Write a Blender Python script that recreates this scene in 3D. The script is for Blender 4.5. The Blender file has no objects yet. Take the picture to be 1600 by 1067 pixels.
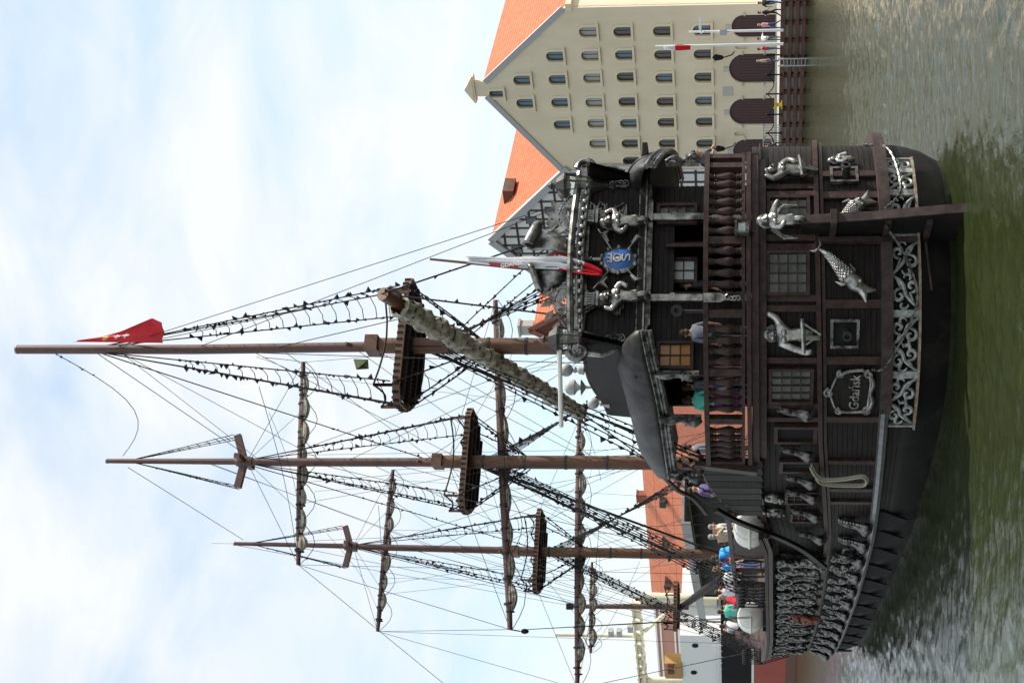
import bpy, bmesh, math, random
from mathutils import Vector, Matrix, noise
from mathutils.geometry import tessellate_polygon
random.seed(7)
R = math.radians
sc = bpy.context.scene
col = sc.collection

# ------------------------------------------------------------------ camera (the photograph lies on its side: rolled 90 degrees)
FPX, PITCH, EYE, HORIZ = 2100.0, R(5), 4.55, 1166.0
X0 = HORIZ - FPX*math.tan(PITCH)
CAM = Vector((0, 0, EYE))
FW = Vector((0, math.cos(PITCH), math.sin(PITCH)))
UPV = Vector((0, -math.sin(PITCH), math.cos(PITCH)))
RT = Vector((1, 0, 0))
cd = bpy.data.cameras.new('camera'); cam = bpy.data.objects.new('camera', cd); col.objects.link(cam)
cd.sensor_fit = 'HORIZONTAL'; cd.sensor_width = 36; cd.lens = FPX/1600*36
cd.shift_x = -(X0-800)/1600; cd.clip_start = .1; cd.clip_end = 3000
m = Matrix((( -UPV.x, RT.x, -FW.x, 0), (-UPV.y, RT.y, -FW.y, 0), (-UPV.z, RT.z, -FW.z, EYE), (0, 0, 0, 1)))
cam.matrix_world = m
sc.camera = cam

# ------------------------------------------------------------------ sky and sun
SUN = Vector((.80, .16, .80)).normalized()
w = bpy.data.worlds.new('World'); sc.world = w; w.use_nodes = True
nt = w.node_tree; nt.nodes.clear()
def N(nt, typ, **kw):
    n = nt.nodes.new(typ)
    for k, v in kw.items():
        if k.startswith('i_'):
            key = k[2:]
            n.inputs[int(key) if key.isdigit() else key.replace('_', ' ')].default_value = v
        else: setattr(n, k, v)
    return n
wo = N(nt, 'ShaderNodeOutputWorld')
sky = N(nt, 'ShaderNodeTexSky', sky_type='NISHITA', sun_disc=False)
sky.sun_elevation = math.asin(SUN.z); sky.sun_rotation = math.atan2(SUN.x, SUN.y)
sky.air_density = 1.0; sky.dust_density = .6; sky.ozone_density = 1.6
b1 = N(nt, 'ShaderNodeBackground', i_Strength=.15)
hsv = N(nt, 'ShaderNodeHueSaturation', i_Hue=.485, i_Saturation=1.4, i_Value=1.15); nt.links.new(sky.outputs[0], hsv.inputs['Color']); nt.links.new(hsv.outputs[0], b1.inputs[0])
tc = N(nt, 'ShaderNodeTexCoord')
mp = N(nt, 'ShaderNodeMapping'); mp.inputs['Scale'].default_value = (1.0, 1.0, 2.2); mp.inputs['Rotation'].default_value = (.35, .2, .5)
nt.links.new(tc.outputs['Generated'], mp.inputs[0])
n1 = N(nt, 'ShaderNodeTexNoise', i_Scale=5.5, i_Detail=8.0, i_Roughness=.55, i_Distortion=.45)
nt.links.new(mp.outputs[0], n1.inputs[0])
cr = N(nt, 'ShaderNodeValToRGB')
cr.color_ramp.elements[0].position = .30; cr.color_ramp.elements[0].color = (.56, .56, .56, 1)
cr.color_ramp.elements[1].position = .66; cr.color_ramp.elements[1].color = (1, 1, 1, 1)
nt.links.new(n1.outputs['Fac'], cr.inputs[0])
b2 = N(nt, 'ShaderNodeBackground', i_Strength=.72); b2.inputs[0].default_value = (.955, .985, 1, 1)
mx = N(nt, 'ShaderNodeMixShader')
nt.links.new(cr.outputs[0], mx.inputs[0]); nt.links.new(b1.outputs[0], mx.inputs[1]); nt.links.new(b2.outputs[0], mx.inputs[2])
nt.links.new(mx.outputs[0], wo.inputs[0])
sd = bpy.data.lights.new('sun', 'SUN'); sd.energy = 4.4; sd.angle = R(.6); sd.color = (1, .94, .84)
so = bpy.data.objects.new('sun', sd); col.objects.link(so); so.rotation_euler = SUN.to_track_quat('Z', 'Y').to_euler()
so.location = (60, 20, 80)
vs = sc.view_settings; vs.view_transform = 'Standard'; vs.look = 'None'; vs.exposure = 0.5; vs.gamma = 1

# ------------------------------------------------------------------ pixel helpers: photo pixel -> direction; the distance comes from the surface touched
def ray(px, py): return FW + RT*((533.5-py)/FPX) + UPV*((X0-px)/FPX)
def hit_plane(px, py, p, n):
    d = ray(px, py); return CAM + d*((Vector(p)-CAM).dot(n)/d.dot(n))
def hit_z(px, py, z): return hit_plane(px, py, (0, 0, z), Vector((0, 0, 1)))
def hit_y(px, py, y): return hit_plane(px, py, (0, y, 0), Vector((0, 1, 0)))
TH = R(21.5)
SORG = Vector((2.35, 29.5, 0))
SM = Matrix.Translation(SORG) @ Matrix.Rotation(math.pi/2+TH, 4, 'Z')
SMI = SM.inverted(); SROT = SMI.to_3x3()
LC = SMI @ CAM
def lray(px, py): return SROT @ ray(px, py)
def lhit(px, py, axis, val):
    d = lray(px, py); k = (val-LC[axis])/d[axis]; return LC + d*k
def hs(px, py, s): return lhit(px, py, 0, s)
def ht(px, py, t=0): return lhit(px, py, 1, t)
def hz(px, py, z): return lhit(px, py, 2, z)

# ------------------------------------------------------------------ materials
M = {}
def mat(name, c, rough=.6, metal=0, noise_amt=0, scale=6, bump=0, bscale=None, c2=None, stretch=(1,1,1), spec=.5, coord='Object', lo=.35, hi=.65):
    m = bpy.data.materials.new(name); m.use_nodes = True; t = m.node_tree; b = t.nodes['Principled BSDF']
    b.inputs['Base Color'].default_value = (*c, 1); b.inputs['Roughness'].default_value = rough; b.inputs['Metallic'].default_value = metal
    b.inputs['Specular IOR Level'].default_value = spec
    if c2 or bump:
        tcn = N(t, 'ShaderNodeTexCoord'); mpn = N(t, 'ShaderNodeMapping'); mpn.inputs['Scale'].default_value = stretch
        t.links.new(tcn.outputs[coord], mpn.inputs[0])
    if c2:
        nn = N(t, 'ShaderNodeTexNoise', i_Scale=scale, i_Detail=6.0, i_Roughness=.62)
        t.links.new(mpn.outputs[0], nn.inputs[0])
        rr = N(t, 'ShaderNodeValToRGB'); rr.color_ramp.elements[0].position = lo; rr.color_ramp.elements[1].position = hi
        rr.color_ramp.elements[0].color = (*c, 1); rr.color_ramp.elements[1].color = (*c2, 1)
        t.links.new(nn.outputs['Fac'], rr.inputs[0]); t.links.new(rr.outputs[0], b.inputs['Base Color'])
    if bump:
        n2 = N(t, 'ShaderNodeTexNoise', i_Scale=bscale or scale*3, i_Detail=4.0)
        t.links.new(mpn.outputs[0], n2.inputs[0])
        bp = N(t, 'ShaderNodeBump', i_Strength=bump, i_Distance=.02); t.links.new(n2.outputs['Fac'], bp.inputs['Height']); t.links.new(bp.outputs[0], b.inputs['Normal'])
    M[name] = m; return m
mat('dark_wood', (.0085, .0062, .0055), .55, spec=.17, c2=(.023, .0165, .014), scale=3, bump=.35, stretch=(.6, .6, 6), bscale=14)
mat('black_hull', (.011, .0098, .009), .5, spec=.2, c2=(.040, .035, .030), scale=1.3, bump=.35, stretch=(1, 1, .45), lo=.5, hi=.85)
mat('brown_wood', (.027, .0135, .0115), .5, spec=.25, c2=(.062, .034, .028), scale=5, bump=.25)
mat('beam_wood', (.034, .022, .020), .6, spec=.2, c2=(.07, .049, .045), scale=4, bump=.25)
mat('mast_steel', (.092, .041, .032), .45, c2=(.125, .06, .047), scale=3)
mat('mast_timber', (.10, .042, .020), .55, c2=(.17, .08, .04), scale=4, bump=.3, stretch=(5, 5, .5))
mat('silver', (.045, .042, .039), .33, .8, c2=(.40, .38, .35), scale=3.5, bump=.3, bscale=14, lo=.34, hi=.70)
mat('silver_bright', (.10, .094, .088), .30, .75, c2=(.60, .575, .535), scale=4, bump=.3, bscale=14, lo=.32, hi=.68)
mat('dark_carving', (.010, .009, .008), .36, .5, c2=(.30, .285, .265), scale=5, bump=.4, bscale=16, lo=.38, hi=.72)
mat('lead_roof', (.016, .0145, .013), .5, .3, c2=(.075, .069, .062), scale=2.2, bump=.5, lo=.42, hi=.74, stretch=(1, 1, .5))
mat('verdigris', (.15, .16, .148), .5, .35, c2=(.46, .47, .44), scale=8, bump=.4)
mat('rust_edge', (.30, .33, .29), .7, .1, c2=(.24, .10, .045), scale=9)
mat('wale_tube', (.10, .10, .105), .38, .5, c2=(.20, .19, .18), scale=4)
mat('weed', (.012, .018, .006), .5, c2=(.04, .045, .02), scale=5)
mat('rope', (.014, .013, .013), .9)
mat('pale_rope', (.36, .34, .255), .9)
mat('canvas', (.10, .088, .07), .95, c2=(.42, .385, .325), scale=6, bump=1.0, bscale=14, spec=.1)
mat('pale_canvas', (.22, .195, .15), .9, spec=.1, c2=(.48, .445, .375), scale=4, bump=.3, bscale=10)
mat('glass', (.018, .022, .02), .14, spec=.45, c2=(.07, .075, .065), scale=1.5)
mat('amber_glass', (.36, .15, .025), .25)
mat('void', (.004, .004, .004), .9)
mat('white_gel', (.74, .70, .62), .38)
mat('white_paint', (.80, .80, .78), .45)
mat('blue_enamel', (.03, .13, .42), .35)
mat('red_enamel', (.40, .04, .035), .4)
mat('red_cloth', (.62, .02, .03), .8, c2=(.70, .03, .045), scale=3)
mat('white_cloth', (.86, .85, .87), .8)
mat('green_cloth', (.10, .13, .06), .8)
mat('gold', (.75, .45, .05), .5)
mat('deck', (.05, .033, .024), .8, c2=(.08, .055, .04), scale=5)
mat('plaster', (.60, .52, .375), .85, c2=(.70, .615, .46), scale=.5, bump=.25, bscale=30, stretch=(1, 1, .35), lo=.3, hi=.7)
mat('trim_plaster', (.66, .585, .43), .85)
mat('timber_black', (.035, .03, .028), .8)
mat('panel_pale', (.56, .56, .55), .9, c2=(.64, .64, .63), scale=.6)
mat('zinc', (.33, .33, .34), .5, .2)
mat('door_brown', (.055, .025, .025), .6)
mat('lead_grey', (.42, .42, .41), .6)
mat('stone', (.42, .41, .38), .9, c2=(.4, .39, .36), scale=1.5)
mat('paving', (.34, .32, .29), .95, c2=(.42, .40, .36), scale=.8)
mat('quay_wood', (.075, .032, .020), .8, c2=(.14, .068, .044), scale=1.5, bump=.3)
mat('brick', (.22, .075, .045), .9, c2=(.30, .11, .07), scale=3)
mat('window_dark', (.03, .04, .045), .12, spec=.7)
mat('window_blue', (.06, .13, .17), .12, spec=.7)
mat('window_pale', (.36, .37, .36), .3)
mat('window_frame', (.13, .05, .025), .6)
mat('cream_steel', (.76, .70, .52), .5)
mat('ship_white', (.82, .82, .80), .5)
mat('ship_black', (.006, .006, .0065), .6, spec=.2)
mat('ship_red', (.34, .065, .045), .6, c2=(.40, .085, .06), scale=.4)
mat('ship_brown', (.16, .075, .05), .7)
mat('teak', (.45, .24, .07), .55)
mat('pink_wall', (.50, .26, .20), .85)
mat('skin', (.50, .27, .19), .6)
mat('yellow', (.75, .52, .03), .5)
mat('sign_green', (.10, .42, .25), .5)
for nm, c in dict(cl_blue=(.03,.30,.70), cl_red=(.65,.03,.05), cl_white=(.74,.74,.78), cl_purple=(.10,.07,.20), cl_grey=(.12,.13,.16), cl_mint=(.12,.60,.46), cl_pale=(.50,.60,.55),
                  cl_black=(.02,.02,.022), cl_jeans=(.07,.11,.22), cl_olive=(.16,.14,.09), cl_pink=(.70,.30,.42), cl_magenta=(.32,.05,.25), cl_tan=(.45,.34,.24), cl_orange=(.65,.28,.05),
                  hair_brown=(.06,.035,.02), hair_blond=(.38,.26,.13), hair_grey=(.30,.29,.28), shoe=(.05,.045,.04)).items(): mat(nm, c, .85)

def tile_mat(name, c, c2, su, sv):
    m = bpy.data.materials.new(name); m.use_nodes = True; t = m.node_tree; b = t.nodes['Principled BSDF']; b.inputs['Roughness'].default_value = .8
    uv = N(t, 'ShaderNodeUVMap'); br = N(t, 'ShaderNodeTexBrick', i_Scale=1.0); br.offset = .5
    br.inputs['Color1'].default_value = (*c, 1); br.inputs['Color2'].default_value = (*c2, 1); br.inputs['Mortar'].default_value = (c[0]*.45, c[1]*.4, c[2]*.4, 1)
    br.inputs['Mortar Size'].default_value = .055; br.inputs['Brick Width'].default_value = su; br.inputs['Row Height'].default_value = sv
    t.links.new(uv.outputs[0], br.inputs[0]); 
    nn = N(t, 'ShaderNodeTexNoise', i_Scale=.7, i_Detail=5.0); t.links.new(uv.outputs[0], nn.inputs[0])
    mxx = N(t, 'ShaderNodeMix', data_type='RGBA', blend_type='MULTIPLY'); mxx.inputs[0].default_value = .35
    t.links.new(br.outputs['Color'], mxx.inputs[6]); t.links.new(nn.outputs['Fac'], mxx.inputs[7]); t.links.new(mxx.outputs[2], b.inputs['Base Color'])
    bp = N(t, 'ShaderNodeBump', i_Strength=1.0, i_Distance=.12); bp.invert = True; t.links.new(br.outputs['Fac'], bp.inputs['Height']); t.links.new(bp.outputs[0], b.inputs['Normal'])
    M[name] = m
tile_mat('roof_tile', (.90, .25, .08), (.66, .15, .045), .30, .42)
tile_mat('roof_tile_old', (.86, .29, .15), (.76, .24, .12), .5, 4.0)
tile_mat('brick_wall', (.24, .08, .05), (.19, .06, .04), .3, .1)

# ------------------------------------------------------------------ mesh builder
class MB:
    def __init__(s): s.v = []; s.f = []; s.m = []; s.uv = {}
    def add(s, vs, fs, X=None, mi=0):
        o = len(s.v); s.v += [(X @ Vector(p) if X else Vector(p)) for p in vs]
        for f in fs: s.f.append([i+o for i in f]); s.m.append(mi)
    def box(s, c, d, X=None, mi=0):
        c = Vector(c); x, y, z = d[0]/2, d[1]/2, d[2]/2
        vs = [c+Vector((a*x, b*y, e*z)) for a in (-1, 1) for b in (-1, 1) for e in (-1, 1)]
        s.add(vs, [(0,1,3,2), (4,6,7,5), (0,4,5,1), (2,3,7,6), (0,2,6,4), (1,5,7,3)], X, mi)
    def beam(s, a, b, w, h, up=(0,0,1), mi=0):
        a, b = Vector(a), Vector(b); d = (b-a).normalized(); u = Vector(up); sd = d.cross(u)
        if sd.length < 1e-4: sd = d.cross(Vector((1,0,0)))
        sd.normalize(); u = sd.cross(d)
        vs = [p+sd*(i*w/2)+u*(j*h/2) for p in (a, b) for i in (-1, 1) for j in (-1, 1)]
        s.add(vs, [(0,1,3,2), (4,6,7,5), (0,4,5,1), (2,3,7,6), (0,2,6,4), (1,5,7,3)], None, mi)
    def tube(s, pts, r, n=6, mi=0, X=None, cap=True, flat=None):
        pts = [Vector(p) for p in pts]; k = len(pts)
        if not hasattr(r, '__len__'): r = [r]*k
        vs = []; prev = None
        for i, p in enumerate(pts):
            d = (pts[min(i+1, k-1)]-pts[max(i-1, 0)]).normalized()
            if prev is None:
                a = Vector((0,0,1)) if abs(d.z) < .9 else Vector((1,0,0)); u = d.cross(a).normalized()
            else:
                u = prev-d*prev.dot(d); u.normalize()
            prev = u; v = d.cross(u)
            for j in range(n):
                an = 2*math.pi*j/n; vs.append(p+(u*math.cos(an)+v*math.sin(an))*r[i])
        fs = [(i*n+j, i*n+(j+1)%n, (i+1)*n+(j+1)%n, (i+1)*n+j) for i in range(k-1) for j in range(n)]
        if cap: fs += [tuple(range(n-1, -1, -1)), tuple(range((k-1)*n, k*n))]
        s.add(vs, fs, X, mi)
    def lathe(s, prof, n=12, X=None, mi=0, arc=1.0):
        vs = [(r*math.cos(2*math.pi*arc*j/n), r*math.sin(2*math.pi*arc*j/n), z) for r, z in prof for j in range(n)]; k = len(prof)
        fs = [(i*n+j, i*n+(j+1)%n, (i+1)*n+(j+1)%n, (i+1)*n+j) for i in range(k-1) for j in range(n)]
        fs += [tuple(range(n-1, -1, -1)), tuple(range((k-1)*n, k*n))]
        s.add(vs, fs, X, mi)
    def ell(s, c, r, X=None, mi=0, nu=10, nv=7):
        pr = [(max(math.sin(math.pi*i/nv), .02), -math.cos(math.pi*i/nv)) for i in range(nv+1)]
        Y = Matrix.Translation(Vector(c)) @ Matrix.Diagonal((r[0], r[1], r[2], 1))
        s.lathe(pr, nu, (X @ Y) if X else Y, mi)
    def plate(s, outline, th, X=None, mi=0, z0=0, holes=()):
        loops = [[Vector((x, y, 0)) for x, y in outline]]+[[Vector((x, y, 0)) for x, y in h] for h in holes]
        tris = tessellate_polygon(loops); flat = [p for l in loops for p in l]; k = len(flat)
        vs = [(p.x, p.y, z0+th) for p in flat]+[(p.x, p.y, z0) for p in flat]; fs = []
        for t in tris:
            a, b, c = [flat[i] for i in t]
            if (b-a).cross(c-a).z < 0: t = (t[0], t[2], t[1])
            fs.append(tuple(t)); fs.append((t[2]+k, t[1]+k, t[0]+k))
        o = 0
        for li, l in enumerate(loops):
            q = len(l); ar = sum(l[i].x*l[(i+1)%q].y-l[(i+1)%q].x*l[i].y for i in range(q)); sg = (ar > 0) == (li == 0)
            for i in range(q):
                a, b = o+i, o+(i+1)%q
                fs.append((a+k, b+k, b, a) if sg else (b+k, a+k, a, b))
            o += q
        s.add(vs, fs, X, mi)
    def quad(s, a, b, c, d, mi=0, uv=None):
        s.add([a, b, c, d], [(0,1,2,3)], None, mi)
        if uv: s.uv[len(s.f)-1] = uv
    def build(s, name, mats, parent=None, smooth=True, ang=40):
        me = bpy.data.meshes.new(name); me.from_pydata([tuple(p) for p in s.v], [], s.f)
        if not isinstance(mats, (list, tuple)): mats = [mats]
        for q in mats: me.materials.append(M[q])
        me.polygons.foreach_set('material_index', s.m)
        if s.uv:
            l = me.uv_layers.new(name='UVMap')
            for pi, uv in s.uv.items():
                for li, c in zip(me.polygons[pi].loop_indices, uv): l.data[li].uv = c
        me.update()
        if smooth: me.shade_smooth(); me.set_sharp_from_angle(angle=R(ang))
        return link(name, me, parent)
def link(name, me, parent=None):
    o = bpy.data.objects.new(name, me); col.objects.link(o)
    if parent: o.parent = parent
    return o
def tag(o, label, cat, group=None):
    o['label'] = label; o['category'] = cat
    if group: o['group'] = group
    return o
def empty(name, loc=(0,0,0), rz=0):
    o = bpy.data.objects.new(name, None); col.objects.link(o); o.location = loc; o.rotation_euler = (0, 0, rz); return o
def copyto(o, parent=None, X=None):
    c = o.copy(); col.objects.link(c); c.parent = parent
    if X is not None: c.matrix_local = X
    return c
def crom(pts, n=8):
    pts = [Vector(p) for p in pts]; P = [pts[0]*2-pts[1]]+pts+[pts[-1]*2-pts[-2]]; out = []
    for i in range(1, len(P)-2):
        a, b, c, d = P[i-1:i+3]
        for k in range(n):
            t = k/n; out.append(.5*((2*b)+(c-a)*t+(2*a-5*b+4*c-d)*t*t+(3*b-a-3*c+d)*t**3))
    out.append(pts[-1].copy()); return out
def lerp(tab, x):
    if x <= tab[0][0]: return tab[0][1]
    for (a, b), (c, d) in zip(tab, tab[1:]):
        if x <= c: return b+(d-b)*(x-a)/(c-a)
    return tab[-1][1]
def frame(o, x, y, z): return Matrix(((x[0], y[0], z[0], o[0]), (x[1], y[1], z[1], o[1]), (x[2], y[2], z[2], o[2]), (0, 0, 0, 1)))

def skinmesh(verts, edges, radii, sub=1, matbone=None, mats=()):
    """one continuous body grown over a skeleton; faces take the material slot of the nearest bone"""
    me = bpy.data.meshes.new('sk'); me.from_pydata(verts, edges, [])
    o = bpy.data.objects.new('sk', me); col.objects.link(o)
    o.modifiers.new('s', 'SKIN'); 
    for i, r in enumerate(radii):
        sv = me.skin_vertices[0].data[i]; sv.radius = (r, r) if not hasattr(r, '__len__') else r; sv.use_root = (i == 0)
    if sub: ss = o.modifiers.new('u', 'SUBSURF'); ss.levels = sub; ss.render_levels = sub
    dg = bpy.context.evaluated_depsgraph_get(); dg.update()
    out = bpy.data.meshes.new_from_object(o.evaluated_get(dg)); bpy.data.objects.remove(o); bpy.data.meshes.remove(me)
    out.shade_smooth(); out.materials.clear()
    for q in mats: out.materials.append(M[q])
    if matbone:
        V = [Vector(p) for p in verts]
        for p in out.polygons:
            c = p.center; best = 9; bm = 0
            for (a, b), mi in zip(edges, matbone):
                d = V[b]-V[a]; t = max(0, min(1, (c-V[a]).dot(d)/max(d.length_squared, 1e-6))); q = (c-V[a]-d*t).length
                if q < best: best = q; bm = mi
            p.material_index = bm
    return out
# ================================================================== water and ground
def water():
    xs = [-400, -200, -120, -80, -60]; x = -45.0
    g = []
    ys = [14.0, 17.0]
    while ys[-1] < 400: ys.append(ys[-1]+max(.075, (ys[-1]/95)**2.2*.9))
    nx = 330; v = []; f = []
    for y in ys:
        half = 4+y*.30; q = min(1, max(0, (85-y)/40))
        for i in range(nx+1):
            xx = -half+2*half*i/nx
            if i == 0: xx = -900
            if i == nx: xx = 900
            h = 0
            if abs(xx) < 800:
                patch = .55+.55*noise.noise(Vector((xx*.06, y*.045, 3)))+.45*max(0, min(1, (-xx-1)/7))
                p = Vector((xx*.8+y*.15, y-xx*.1, 0)); a = 1-abs(noise.noise(p*1.0))*1.7; c = noise.noise(p*2.0+Vector((7, 3, 1))); e = noise.noise(p*3.9)
                h = (a*.055+c*.075+e*.05)*q*patch+.02*noise.noise(p*.3)
            v.append((xx, y, h))
    for j in range(len(ys)-1):
        for i in range(nx): f.append((j*(nx+1)+i, j*(nx+1)+i+1, (j+1)*(nx+1)+i+1, (j+1)*(nx+1)+i))
    k = len(v); v += [(-900, -300, 0), (900, -300, 0), (-900, 14, 0), (900, 14, 0)]; f.append((k, k+1, k+3, k+2))
    me = bpy.data.meshes.new('water'); me.from_pydata(v, [], f); me.shade_smooth()
    m = bpy.data.materials.new('river'); m.use_nodes = True; t = m.node_tree; b = t.nodes['Principled BSDF']
    b.inputs['Base Color'].default_value = (.025, .033, .010, 1); b.inputs['Roughness'].default_value = .05; b.inputs['IOR'].default_value = 1.45; b.inputs['Specular IOR Level'].default_value = .55
    tcn = N(t, 'ShaderNodeTexCoord'); mpn = N(t, 'ShaderNodeMapping'); mpn.inputs['Scale'].default_value = (.8, 1.0, 1)
    t.links.new(tcn.outputs['Object'], mpn.inputs[0])
    a = N(t, 'ShaderNodeTexNoise', i_Scale=4.0, i_Detail=5.0, i_Roughness=.6, i_Distortion=.6); c = N(t, 'ShaderNodeTexNoise', i_Scale=11.0, i_Detail=3.0)
    t.links.new(mpn.outputs[0], a.inputs[0]); t.links.new(mpn.outputs[0], c.inputs[0])
    b1_ = N(t, 'ShaderNodeBump', i_Strength=.5, i_Distance=.08); b2_ = N(t, 'ShaderNodeBump', i_Strength=.35, i_Distance=.02)
    t.links.new(a.outputs['Fac'], b1_.inputs['Height']); t.links.new(c.outputs['Fac'], b2_.inputs['Height']); t.links.new(b1_.outputs[0], b2_.inputs['Normal']); t.links.new(b2_.outputs[0], b.inputs['Normal'])
    me.materials.append(m); o = link('water', me); o['kind'] = 'structure'; o['label'] = 'murky green rippled river water around the galleon'
water()

# quay line of the far bank
QD = Vector((-.743, .669, 0)); QN = Vector((-.669, -.743, 0))      # along the bank to the left; towards the river
Q0 = hit_z(1263, 0, 0); QZ = 2.0
def quay_pt(k, back=0, z=0): return Vector((Q0.x, Q0.y, 0))+QD*k-QN*back+Vector((0, 0, z))
b = MB(); A, B_ = quay_pt(-200, .3, QZ), quay_pt(420, .3, QZ); b.quad(A, B_, B_-QN*1500, A-QN*1500)
o = b.build('pavement', 'paving', None, False); o['kind'] = 'structure'; o['label'] = 'pale paved quayside on the far bank'

# ================================================================== ship: plan curve of the hull
PL = crom([(0, 0), (.12, 1.0), (.62, 2.1), (1.5, 3.0), (2.8, 3.62), (5, 4.1), (8, 4.45), (14, 4.75), (20, 4.8), (26, 4.72), (30, 4.35), (33.5, 3.3), (36.2, 1.6), (37.4, 0)] and
          [(0, 0, 0), (.12, 1.0, 0), (.62, 2.1, 0), (1.5, 3.0, 0), (2.8, 3.62, 0), (5, 4.1, 0), (8, 4.45, 0), (14, 4.75, 0), (20, 4.8, 0), (26, 4.72, 0), (30, 4.35, 0), (33.5, 3.3, 0), (36.2, 1.6, 0), (37.4, 0, 0)], 10)
GA = [0]
for a, c in zip(PL, PL[1:]): GA.append(GA[-1]+(c-a).length)
GMAX = GA[-1]
def plan(g):
    sg = -1 if g < 0 else 1; q = min(abs(g), GMAX-1e-4)
    lo = 0
    import bisect
    i = min(max(bisect.bisect_right(GA, q)-1, 0), len(PL)-2)
    f = (q-GA[i])/(GA[i+1]-GA[i]); p = PL[i].lerp(PL[i+1], f)
    def tan(j):
        j = min(max(j, 0), len(PL)-1)
        if j == 0: return Vector((0, 1, 0))
        if j == len(PL)-1: return Vector((0, -1, 0))
        return (PL[j+1]-PL[j-1]).normalized()
    T = tan(i).lerp(tan(i+1), f).normalized(); n = Vector((-T.y, T.x, 0))      # outward on the port side
    return p.x, p.y*sg, n.x, n.y*sg
def HP(g, z, n=0):
    s, t, a, c = plan(g); return Vector((s+a*n, t+c*n, z))
def HF(g, z, n=0, dx=0):
    """frame on the hull: x to the viewer's right, y up, z outward"""
    s, t, a, c = plan(g); Nn = Vector((a, c, 0)); return frame(HP(g, z, n), Vector((0,0,1)).cross(Nn), Vector((0,0,1)), Nn)
def gz(px, py, n=0):
    d = lray(px, py); best = None; K = 900; g0, g1 = -9.0, 38.0; pr = None
    for i in range(K+1):
        g = g0+(g1-g0)*i/K; p = HP(g, 0, n); cr_ = (p.x-LC.x)*d.y-(p.y-LC.y)*d.x
        if pr is not None and pr[1]*cr_ <= 0:
            f = pr[1]/(pr[1]-cr_) if pr[1] != cr_ else 0; gg = pr[0]+(g-pr[0])*f; p = HP(gg, 0, n)
            k = ((p.x-LC.x)*d.x+(p.y-LC.y)*d.y)/(d.x**2+d.y**2)
            if best is None or k < best[0]: best = (k, gg, LC.z+d.z*k)
        pr = (g, cr_)
    return (best[1], best[2]) if best else None
SH = [(0, 1), (3, .95), (6, .87), (9, .80), (15, .755), (22, .73), (27, .74), (33, .86), (38, 1.05)]
ZTOP = [(0, 4.35), (5.5, 4.35), (7.5, 4.2), (9, 4.0), (22, 3.75), (27, 3.75), (31, 4.2), (34, 5.2), (38, 5.8)]
def zlev(l, s): 
    if l <= 3.1: return l*(lerp(SH, s) if l > 0 else 1)
    return 3.1*lerp(SH, s)+(l-3.1)/1.25*(lerp(ZTOP, s)-3.1*lerp(SH, s))
ship = empty('galleon', SORG, math.pi/2+TH)
tag(ship, 'black wooden three-masted galleon with silver carvings, moored stern towards the viewer', 'sailing ship')

# hull: strakes with open seams, tucked in below the wale
def hull():
    b = MB(); lv = []; z = 1.05
    low = [(-.9, .80, .9), (-.3, .87, .55), (.14, .922, .31), (.5, .965, .12), (.85, .99, .03), (1.05, 1, 0)]
    for z0, sc_, ds in low: lv.append((z0, sc_, ds, 0))
    while z < 4.34:
        lv += [(z+.012, 1, 0, 0), (z+.112, 1, 0, .004), (z+.113, 1, 0, -.008), (z+.12, 1, 0, -.008)]; z += .12
    gs = [-GMAX+.01]+[-GMAX+GMAX*i/70 for i in range(1, 70)]+[GMAX*i/140 for i in range(0, 140)]+[GMAX-.01]; k = len(gs)
    for l, sc_, ds, n in lv:
        for g in gs:
            p = HP(g, 0, n); e = max(0, 1-p.x/8); e2 = max(0, (p.x-28)/9)
            b.v.append(Vector((p.x+ds*e*1.0-e2*(1-sc_)*14, p.y*(1-(1-sc_)*(1 if p.x < 8 else .6)), zlev(l, p.x) if l > .2 else l)))
    for j in range(len(lv)-1):
        for i in range(k-1): b.f.append([j*k+i, (j+1)*k+i, (j+1)*k+i+1, j*k+i+1]); b.m.append(2 if j < 2 else (1 if j < 6 else 0))
    o = b.build('hull', ['dark_wood', 'black_hull', 'weed'], ship, True, 25)
    b = MB(); st = [(s, lerp(ZTOP, s)-.12) for s in [0.3+36.5*i/40 for i in range(41)]]
    for s, z in st:
        t = max(abs(y) for y in [HP(g, 0)[1] for g in [GMAX*i/300 for i in range(300)] if abs(HP(g, 0)[0]-s) < .35] or [.3])
        b.v += [Vector((s, t-.05, z)), Vector((s, -t+.05, z))]
    for i in range(40): b.f.append([2*i, 2*i+1, 2*i+3, 2*i+2]); b.m.append(0)
    b.build('deck', 'deck', ship, False)
hull()
def band(name, g0, g1, zf, hh, n0, n1, material, bm=None, step=.35):
    """moulding that follows the hull; zf(s) its mid height, hh its height, from n0 to n1 out of the planking"""
    b = bm or MB(); k = max(2, int(abs(g1-g0)/step)); o = len(b.v)
    for i in range(k+1):
        g = g0+(g1-g0)*i/k; s = plan(g)[0]; z = zf(s)
        for n, dz in ((n0, -hh/2), (n1, -hh/2), (n1, hh/2), (n0, hh/2)): b.v.append(HP(g, z+dz, n))
    for i in range(k):
        for j in range(4): b.f.append([o+i*4+j, o+i*4+(j+1)%4, o+(i+1)*4+(j+1)%4, o+(i+1)*4+j]); b.m.append(0)
    b.f += [[o, o+3, o+2, o+1], [o+k*4, o+k*4+1, o+k*4+2, o+k*4+3]]; b.m += [0, 0]
    return None if bm else b.build(name, material, ship, True, 30)
GR = -5.0
gl = lambda px, py, n=0: gz(px, py, n)[0]
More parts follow.
